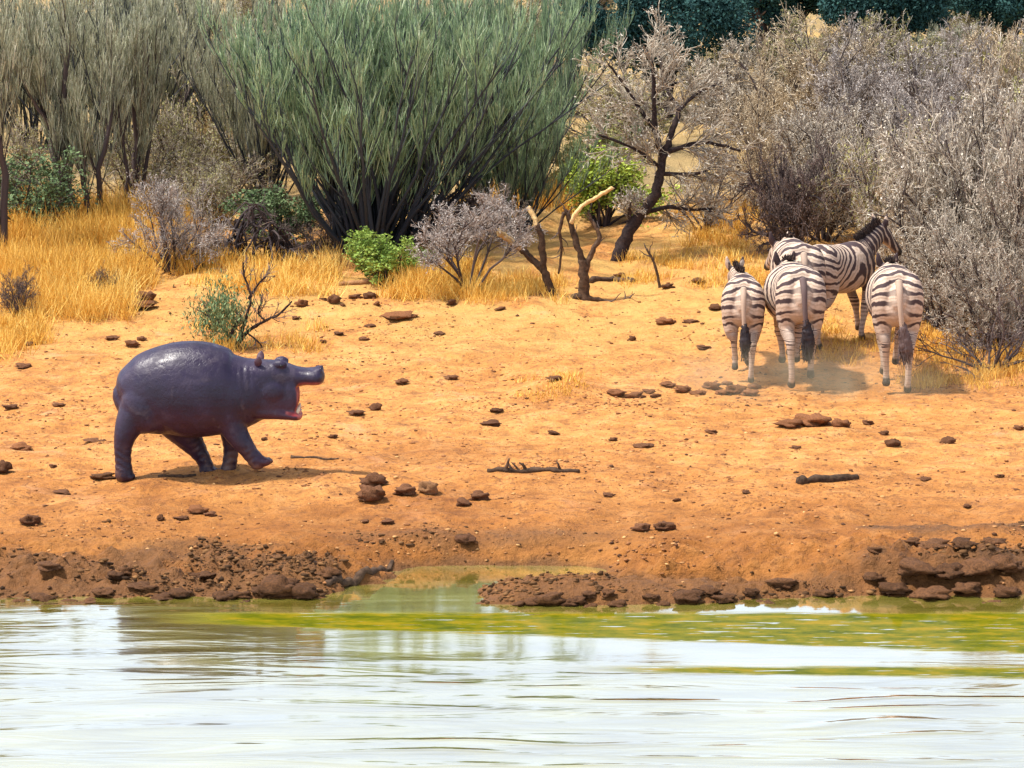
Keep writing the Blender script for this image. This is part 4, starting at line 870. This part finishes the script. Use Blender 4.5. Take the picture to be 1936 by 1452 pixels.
    g = at(235, 908); o = empty('hippo', (0, 0, 0)); b = bpy.data.objects.new('body', me); COL.objects.link(b); b.parent = o
    # place: the near hind foot stands at pixel (235,908); the body axis lies 0.2 m farther
    ox = g[0] - X(214); oy = g[1] + .20; o.location = (ox, oy, th(ox - .3, oy) + .0)
    o.location.z = g[2] + .012
    skin2, N, L, B = mat('hippo_ear_skin'); B.inputs['Base Color'].default_value = (.075, .03, .045, 1); B.inputs['Roughness'].default_value = .5
    eye, N, L, B = mat('dark_eye'); B.inputs['Base Color'].default_value = (.012, .008, .008, 1); B.inputs['Roughness'].default_value = .12
    ivory, N, L, B = mat('tooth'); B.inputs['Base Color'].default_value = (.72, .60, .42, 1); B.inputs['Roughness'].default_value = .4
    gum, N, L, B = mat('tongue'); B.inputs['Base Color'].default_value = (.52, .20, .17, 1); B.inputs['Roughness'].default_value = .45
    def piece(nm, p, m): return build(nm, p[0], [q for q in (p[1], p[2]) if len(q)], m, o)
    for s in (-1, 1):
        piece('ear', loft([(X(1208), s * .14, Z(325, 0), .028, .02), (X(1213), s * .165, Z(296, 0), .036, .018), (X(1217), s * .175, Z(270, 0), .026, .012), (X(1219), s * .178, Z(252, 0), .006, .005)], (1, 0, 0), 16, 12), skin2)
        piece('eye', blob((X(1384), s * .166, Z(326, 0)), (.014, .010, .012)), eye)
        piece('tusk', loft([(X(1478), s * .105, Z(705, 0), .024, .024), (X(1500), s * .108, Z(665, 0), .02, .02), (X(1508), s * .108, Z(640, 0), .008, .008)], (0, 1, 0), 14, 10), ivory)
        piece('nostril', blob((X(1672), s * .09, Z(356, 0)), (.014, .012, .009)), eye)
        piece('incisor', loft([(X(1502), s * .03, Z(700, 0), .013, .013), (X(1522), s * .03, Z(672, 0), .006, .006)], (0, 1, 0), 8, 8), ivory)
    piece('tongue', loft([(X(1400), 0, Z(650, 0), .10, .04), (X(1450), 0, Z(662, 0), .11, .04), (X(1508), 0, Z(684, 0), .09, .025)], (0, 1, 0), 20, 16), gum)
    piece('tail', loft([(X(212), 0, Z(520, 0), .035, .03), (X(180), .01, Z(600, 0), .022, .02), (X(172), .01, Z(700, 0), .015, .012)], (0, 1, 0), 16, 10), m)
    tag(o, 'dark purple-grey young hippo running with its mouth wide open', 'hippo'); return o
hippo()

def zebra_material():
    m, N, L, B = mat('zebra_coat'); A = {}
    for k in ('ph', 'leg', 'hoof', 'belly', 'dark'): a = N.new('ShaderNodeAttribute'); a.attribute_name = k; A[k] = a.outputs['Fac']
    tc = N.new('ShaderNodeTexCoord'); n = noise(N, L, 4.5, 3, .5, tc.outputs['Object']); n2 = noise(N, L, 40, 3, .6, tc.outputs['Object'])
    ph = math_(N, L, 'ADD', A['ph'], math_(N, L, 'MULTIPLY', math_(N, L, 'SUBTRACT', n.outputs[0], .5), 1.5))
    sn = math_(N, L, 'SINE', math_(N, L, 'MULTIPLY', ph, 6.2832))
    thr = math_(N, L, 'SUBTRACT', sn, math_(N, L, 'SUBTRACT', math_(N, L, 'ADD', .12, math_(N, L, 'MULTIPLY', A['leg'], .55)), A['dark']))
    st = maprange(N, L, thr, -.35, .35); st = math_(N, L, 'MULTIPLY', st, maprange(N, L, A['leg'], .55, 1., 1., .45)); st = math_(N, L, 'MULTIPLY', st, math_(N, L, 'SUBTRACT', 1., math_(N, L, 'MULTIPLY', A['belly'], .8)))
    sh = maprange(N, L, sn, -.80, -.98)
    c = ramp(N, [(.3, (.50, .37, .27)), (.7, (.66, .52, .41))]); L.new(n2.outputs[0], c.inputs[0])
    col = mixc(N, L, math_(N, L, 'MULTIPLY', sh, .45), c.outputs[0], (.30, .19, .12))
    col = mixc(N, L, A['leg'], col, mixc(N, L, .6, col, (.40, .30, .24)))
    col = mixc(N, L, st, col, (.055, .033, .034)); col = mixc(N, L, A['hoof'], col, (.035, .025, .02))
    L.new(col, B.inputs['Base Color']); B.inputs['Roughness'].default_value = .65; B.inputs['Specular IOR Level'].default_value = .3
    return m
ZM = zebra_material()
zd, N, L, B = mat('zebra_dark_hair'); B.inputs['Base Color'].default_value = (.022, .014, .018, 1); B.inputs['Roughness'].default_value = .7
zb, N, L, B = mat('zebra_brown_hair_tail_shade'); B.inputs['Base Color'].default_value = (.11, .07, .065, 1); B.inputs['Roughness'].default_value = .8  # brown tuft hair; also the shade painted on the middle zebra's tail
zt, N, L, B = mat('zebra_tail_skin'); B.inputs['Base Color'].default_value = (.42, .30, .22, 1); B.inputs['Roughness'].default_value = .8
def zebra(pos, heading, scale, label, legs, wide=1.0, neck=(0, .86, 1.52), head=(0, 1.22, 1.30), tuft=(.0, .36), seed=1, tailx=0.0, tuftm='zebra_dark_hair', dark=0.0, tailm='zebra_tail_skin'):
    """local +Y is where it walks; legs: list of 4 (hind left, hind right, fore left, fore right), each a list of knee/hock, fetlock, hoof points"""
    rng = np.random.default_rng(seed); P = []
    W_ = wide
    P.append(loft([(0, -.63, 1.03, .10, .15), (0, -.56, 1.01, .215, .255), (0, -.42, 1.0, .265, .305), (0, -.18, .98, .255 * (1 + (W_ - 1) * .6), .295), (0, .08, .95, .285 * W_, .315 * (1 + (W_ - 1) * .3)), (0, .33, .97, .255 * W_, .305), (0, .53, 1.0, .20, .275), (0, .68, 1.03, .12, .19)], (1, 0, 0), 48, 32, 2.15))
    for s in (-1, 1): P.append(blob((s * .145, -.46, .98), (.135, .185, .30)))          # haunches
    nk = np.array(neck); hd = np.array(head); c0 = np.array((0, .50, 1.08))
    P.append(loft([(*c0, .15, .21), (*(c0 * .5 + nk * .5 + np.array((0, -.02, -.02))), .105, .16), (*nk, .075, .115)], (1, 0, 0), 26, 22))
    dn = hd - nk
    P.append(loft([(*(nk - dn * .12), .07, .09), (*(nk + dn * .2), .085, .105), (*(nk + dn * .6), .062, .075), (*(nk + dn * .95), .052, .058), (*(nk + dn * 1.12), .042, .045)], (1, 0, 0), 30, 20))
    for i, l in enumerate(legs):
        s = -1 if i % 2 == 0 else 1
        if i < 2: rows = [(s * .135, -.44, .98, .125, .20), (s * .150, -.42, .78, .115, .165), (s * .142, -.46, .62, .080, .105)]
        else: rows = [(s * .12, .50, .98, .10, .14), (s * .125, .50, .76, .075, .10), (s * .12, .50, .62, .058, .07)]
        rr = [(.055, .066), (.038, .045), (.034, .04), (.046, .05)]
        pts = np.array(l); pts = np.vstack([pts[:1], (pts[:1] * .55 + pts[1:2] * .45), pts[1:]])
        for p, q in zip(pts, rr): rows.append((*p, *q))
        P.append(loft(rows, (1, 0, 0), 40, 16))
    for s in (-1, 1):
        e = nk - dn * .02 + np.array((s * .06, 0, .05))
        P.append(loft([(*e, .035, .022), (*(e + np.array((s * .03, -.02, .08))), .04, .024), (*(e + np.array((s * .045, -.03, .17))), .014, .012)], (1, 0, 0), 14, 12))
    me, co, no = fuse(P, .0135, 2)
    x, y, z = co.T
    w = sstep(.25, -.45, y); up = sstep(.62, .50, z)
    s_ = w * z * 1.0 + (1 - w) * .25 * z + .78 * y * (1 - .55 * w) + .40 * w * np.abs(x) * sstep(.92, 1.2, z) - .12 * w * np.abs(x) * sstep(.95, .7, z)
    ph = s_ / .122
    # neck: bands across the neck axis
    ax = norm((nk - c0)[None])[0]; tn = (co - c0) @ ax; wn = sstep(.0, .16, tn) * sstep(.45, .62, y + .3 * (z - 1.0)); ph = ph * (1 - wn) + wn * (tn / .075)
    lg = sstep(.66, .50, z); ph = np.where(z < .66, ph + 0, ph); ph = ph * (1 - lg) + lg * (z / .052 + 2)
    addattr(me, 'dark', dark * sstep(-.1, .35, y)); addattr(me, 'ph', ph); addattr(me, 'leg', .55 * sstep(1.15, .75, z) + .45 * sstep(.55, .30, z));  # shade on the forequarters painted by widening the dark stripes
    hf = np.zeros(len(co))
    for l in legs: hf = np.maximum(hf, sstep(.085, .06, np.linalg.norm(co - np.array(l[-1]), axis=1)))
    mz = np.linalg.norm(co - (nk + dn * 1.1), axis=1); hf = np.maximum(hf, sstep(.12, .07, mz))
    addattr(me, 'hoof', hf); addattr(me, 'belly', sstep(.5, .95, -no[:, 2]) * (z > .55) + .95 * sstep(.15, .05, np.abs(x)) * sstep(-.4, -.52, y) * sstep(1.20, 1.0, z))
    me.materials.append(ZM); me.name = 'body'
    o = empty('zebra', pos, heading); o.scale = (scale,) * 3
    b = bpy.data.objects.new('body', me); COL.objects.link(b); b.parent = o
    tx, tz = tuft
    tp = loft([(0, -.62, 1.20, .040, .035), (tailx * .2, -.70, 1.08, .034, .030), (tailx * .5, -.735, .90, .028, .025), (tailx * .75 + tx * .3, -.735, .72, .028, .025)], (1, 0, 0), 24, 12)
    tlo = build('tail', tp[0], [tp[1], tp[2]], bpy.data.materials[tailm], o)
    tf = loft([(tailx * .72 + tx * .3, -.735, .78, .025, .025), (tailx + tx * .6, -.735, .64, .058, .045), (tailx + tx, -.73, .50, .070, .05), (tailx + tx, -.72, tz, .030, .025)], (1, 0, 0), 24, 14)
    V = tf[0] + .007 * rng.standard_normal(tf[0].shape); tfo = build('tail_tuft', V, [tf[1], tf[2]], bpy.data.materials[tuftm], tlo)
    g = Geo(); n = 160; Pq = np.stack([tailx + tx * rng.uniform(.3, 1, n) + rng.normal(0, .025, n), -.735 + rng.normal(0, .018, n), rng.uniform(.45, .72, n)], -1)
    c = grow(Pq, np.array([[0, 0, -1.]]) + .15 * rng.standard_normal((n, 3)), np.full(n, .17), 3, .08, -.05, rng); g.tube(c, .006, .002, 3, rng, .2); g.build('tail_hair', bpy.data.materials[tuftm], tlo)
    # mane: row of upright bristles along the crest
    g = Geo(); n = 420; t = rng.uniform(0, 1, n)[:, None]; crest0 = c0 + np.array((0, -.06, .20)); crest1 = nk + np.array((0, -.045, .115))
    mid = (c0 + nk) / 2 + np.array((0, -.10, .11)); Pm = (1 - t) ** 2 * crest0 + 2 * t * (1 - t) * mid + t ** 2 * crest1
    Pm[:, 0] += rng.normal(0, .010, n); dd = np.array((0, -.62, .55)) * np.ones((n, 1)) + .14 * rng.standard_normal((n, 3)); c = grow(Pm - norm(dd) * .03, dd, np.full(n, .125) * rng.uniform(.8, 1.15, n), 2, .05, 0, rng)
    g.tube(c, .009, .004, 3, rng, .15, .5, .2); g.build('mane', M['drydark'], o)
    return tag(o, label, 'zebra')
def hind(s, dy=0, dz=0, dx=0, hk=0): return [(s * .13 + dx * .4, -.56 + dy * .5 + hk, .50 + dz * .7), (s * .125 + dx, -.53 + dy, .13 + dz), (s * .125 + dx, -.49 + dy + (.0 if dz < .05 else -.06), .035 + dz)]
def fore(s, dy=0, dz=0, dx=0): return [(s * .115 + dx * .4, .52 + dy * .5, .42 + dz * .5), (s * .11 + dx, .50 + dy, .13 + dz), (s * .11 + dx, .53 + dy, .035 + dz)]
def zpos(px, D, dz=0): p = onD(px, D); return (p[0], p[1], p[2] + dz)
def zD(px, py): return at(px, py)[1]
# right-hand zebra
D = zD(1700, 745) + .5
zebra(zpos(1697, D), math.radians(-2), 1.0, 'single zebra running away at the foot of the largest grey shrub, swinging a pale tail', [hind(-1, .10, .05, .02), hind(1, -.05, 0, -.01), fore(-1, -.1, .05, .03), fore(1, .15, .12, -.04)], 1.08, tailx=.03, tuft=(.05, .40), seed=1, neck=(-.02, 1.0, 1.10), head=(-.02, 1.34, .86), tuftm='zebra_brown_hair_tail_shade')
# middle zebra, wide-bellied; shade on its tail put in as brown
D = zD(1512, 738) + .5
zebra(zpos(1508, D), math.radians(3), .985, 'broad-bellied zebra running away in the middle of the group, dark tail tuft hanging', [hind(-1, -.06, 0, .02), hind(1, .06, .09, -.01), fore(-1, .1, .1, .05), fore(1, -.2, .15, -.05)], 1.2, tailx=.02, tuft=(.03, .34), seed=2, neck=(.0, 1.0, 1.10), head=(0, 1.33, .86), tailm='zebra_brown_hair_tail_shade')
# left, smaller
D = zD(1415, 727) + .42
zebra(zpos(1408, D), math.radians(-3), .86, 'smallest zebra, with pricked ears, running beside the broad-bellied one', [hind(-1, .16, .13, .03), hind(1, -.06, 0, -.02), fore(-1, -.2, .14, .02), fore(1, .1, .05, -.03)], .95, tailx=.01, tuft=(.02, .40), seed=3, neck=(-.10, .95, 1.20), head=(-.14, 1.28, .98))
# behind the middle one
zebra(zpos(1508, 41.3), math.radians(4), .97, 'zebra mostly hidden behind the broad-bellied one, only its striped rump and neck showing above', [hind(-1, .05, 0), hind(1, -.05, .03), fore(-1, .1, .1), fore(1, -.1, .05)], 1.0, seed=4, neck=(-.06, 1.0, 1.06), head=(-.14, 1.3, .84))
# turning aside, shade painted on front and neck by wider stripes
zebra(zpos(1588, 41.8), math.radians(-38), .9, 'zebra turning aside with shaded striped neck raised, behind the broad-bellied one', [hind(-1, .1, .05), hind(1, -.1, .0), fore(-1, .15, .08), fore(1, -.1, 0)], 1.0, seed=5, neck=(.05, .93, 1.36), head=(.12, 1.22, 1.08), dark=.75)

# ------------------------------------------------------------------ dust raised by the hooves
def dust():
    V, Q, T = blob((0, 0, 0), (1, 1, 1)); z0 = th(3.3, 39.6)
    m = bpy.data.materials.new('dust'); m.use_nodes = True; N = m.node_tree.nodes; L = m.node_tree.links; N.remove(N['Principled BSDF'])
    pv = N.new('ShaderNodeVolumePrincipled'); pv.inputs['Color'].default_value = (1, .86, .58, 1); pv.inputs['Anisotropy'].default_value = .0
    tc = N.new('ShaderNodeTexCoord'); ln = N.new('ShaderNodeVectorMath'); ln.operation = 'LENGTH'; L.new(tc.outputs['Object'], ln.inputs[0])
    f = maprange(N, L, ln.outputs['Value'], 1.0, .2); g = N.new('ShaderNodeNewGeometry'); n = noise(N, L, 1.6, 3, .6, g.outputs['Position'])
    L.new(math_(N, L, 'MULTIPLY', math_(N, L, 'MULTIPLY', f, maprange(N, L, n.outputs[0], .35, .65)), .42), pv.inputs['Density'])
    L.new(pv.outputs[0], N['Material Output'].inputs['Volume'])
    o = build('dust_cloud', V, T, m); o.location = (3.2, 38.9, z0 + .12); o.scale = (2.6, 1.3, .50)
    tag(o, 'low pale dust raised around the hooves of the zebras', 'dust', kind='stuff')
dust()
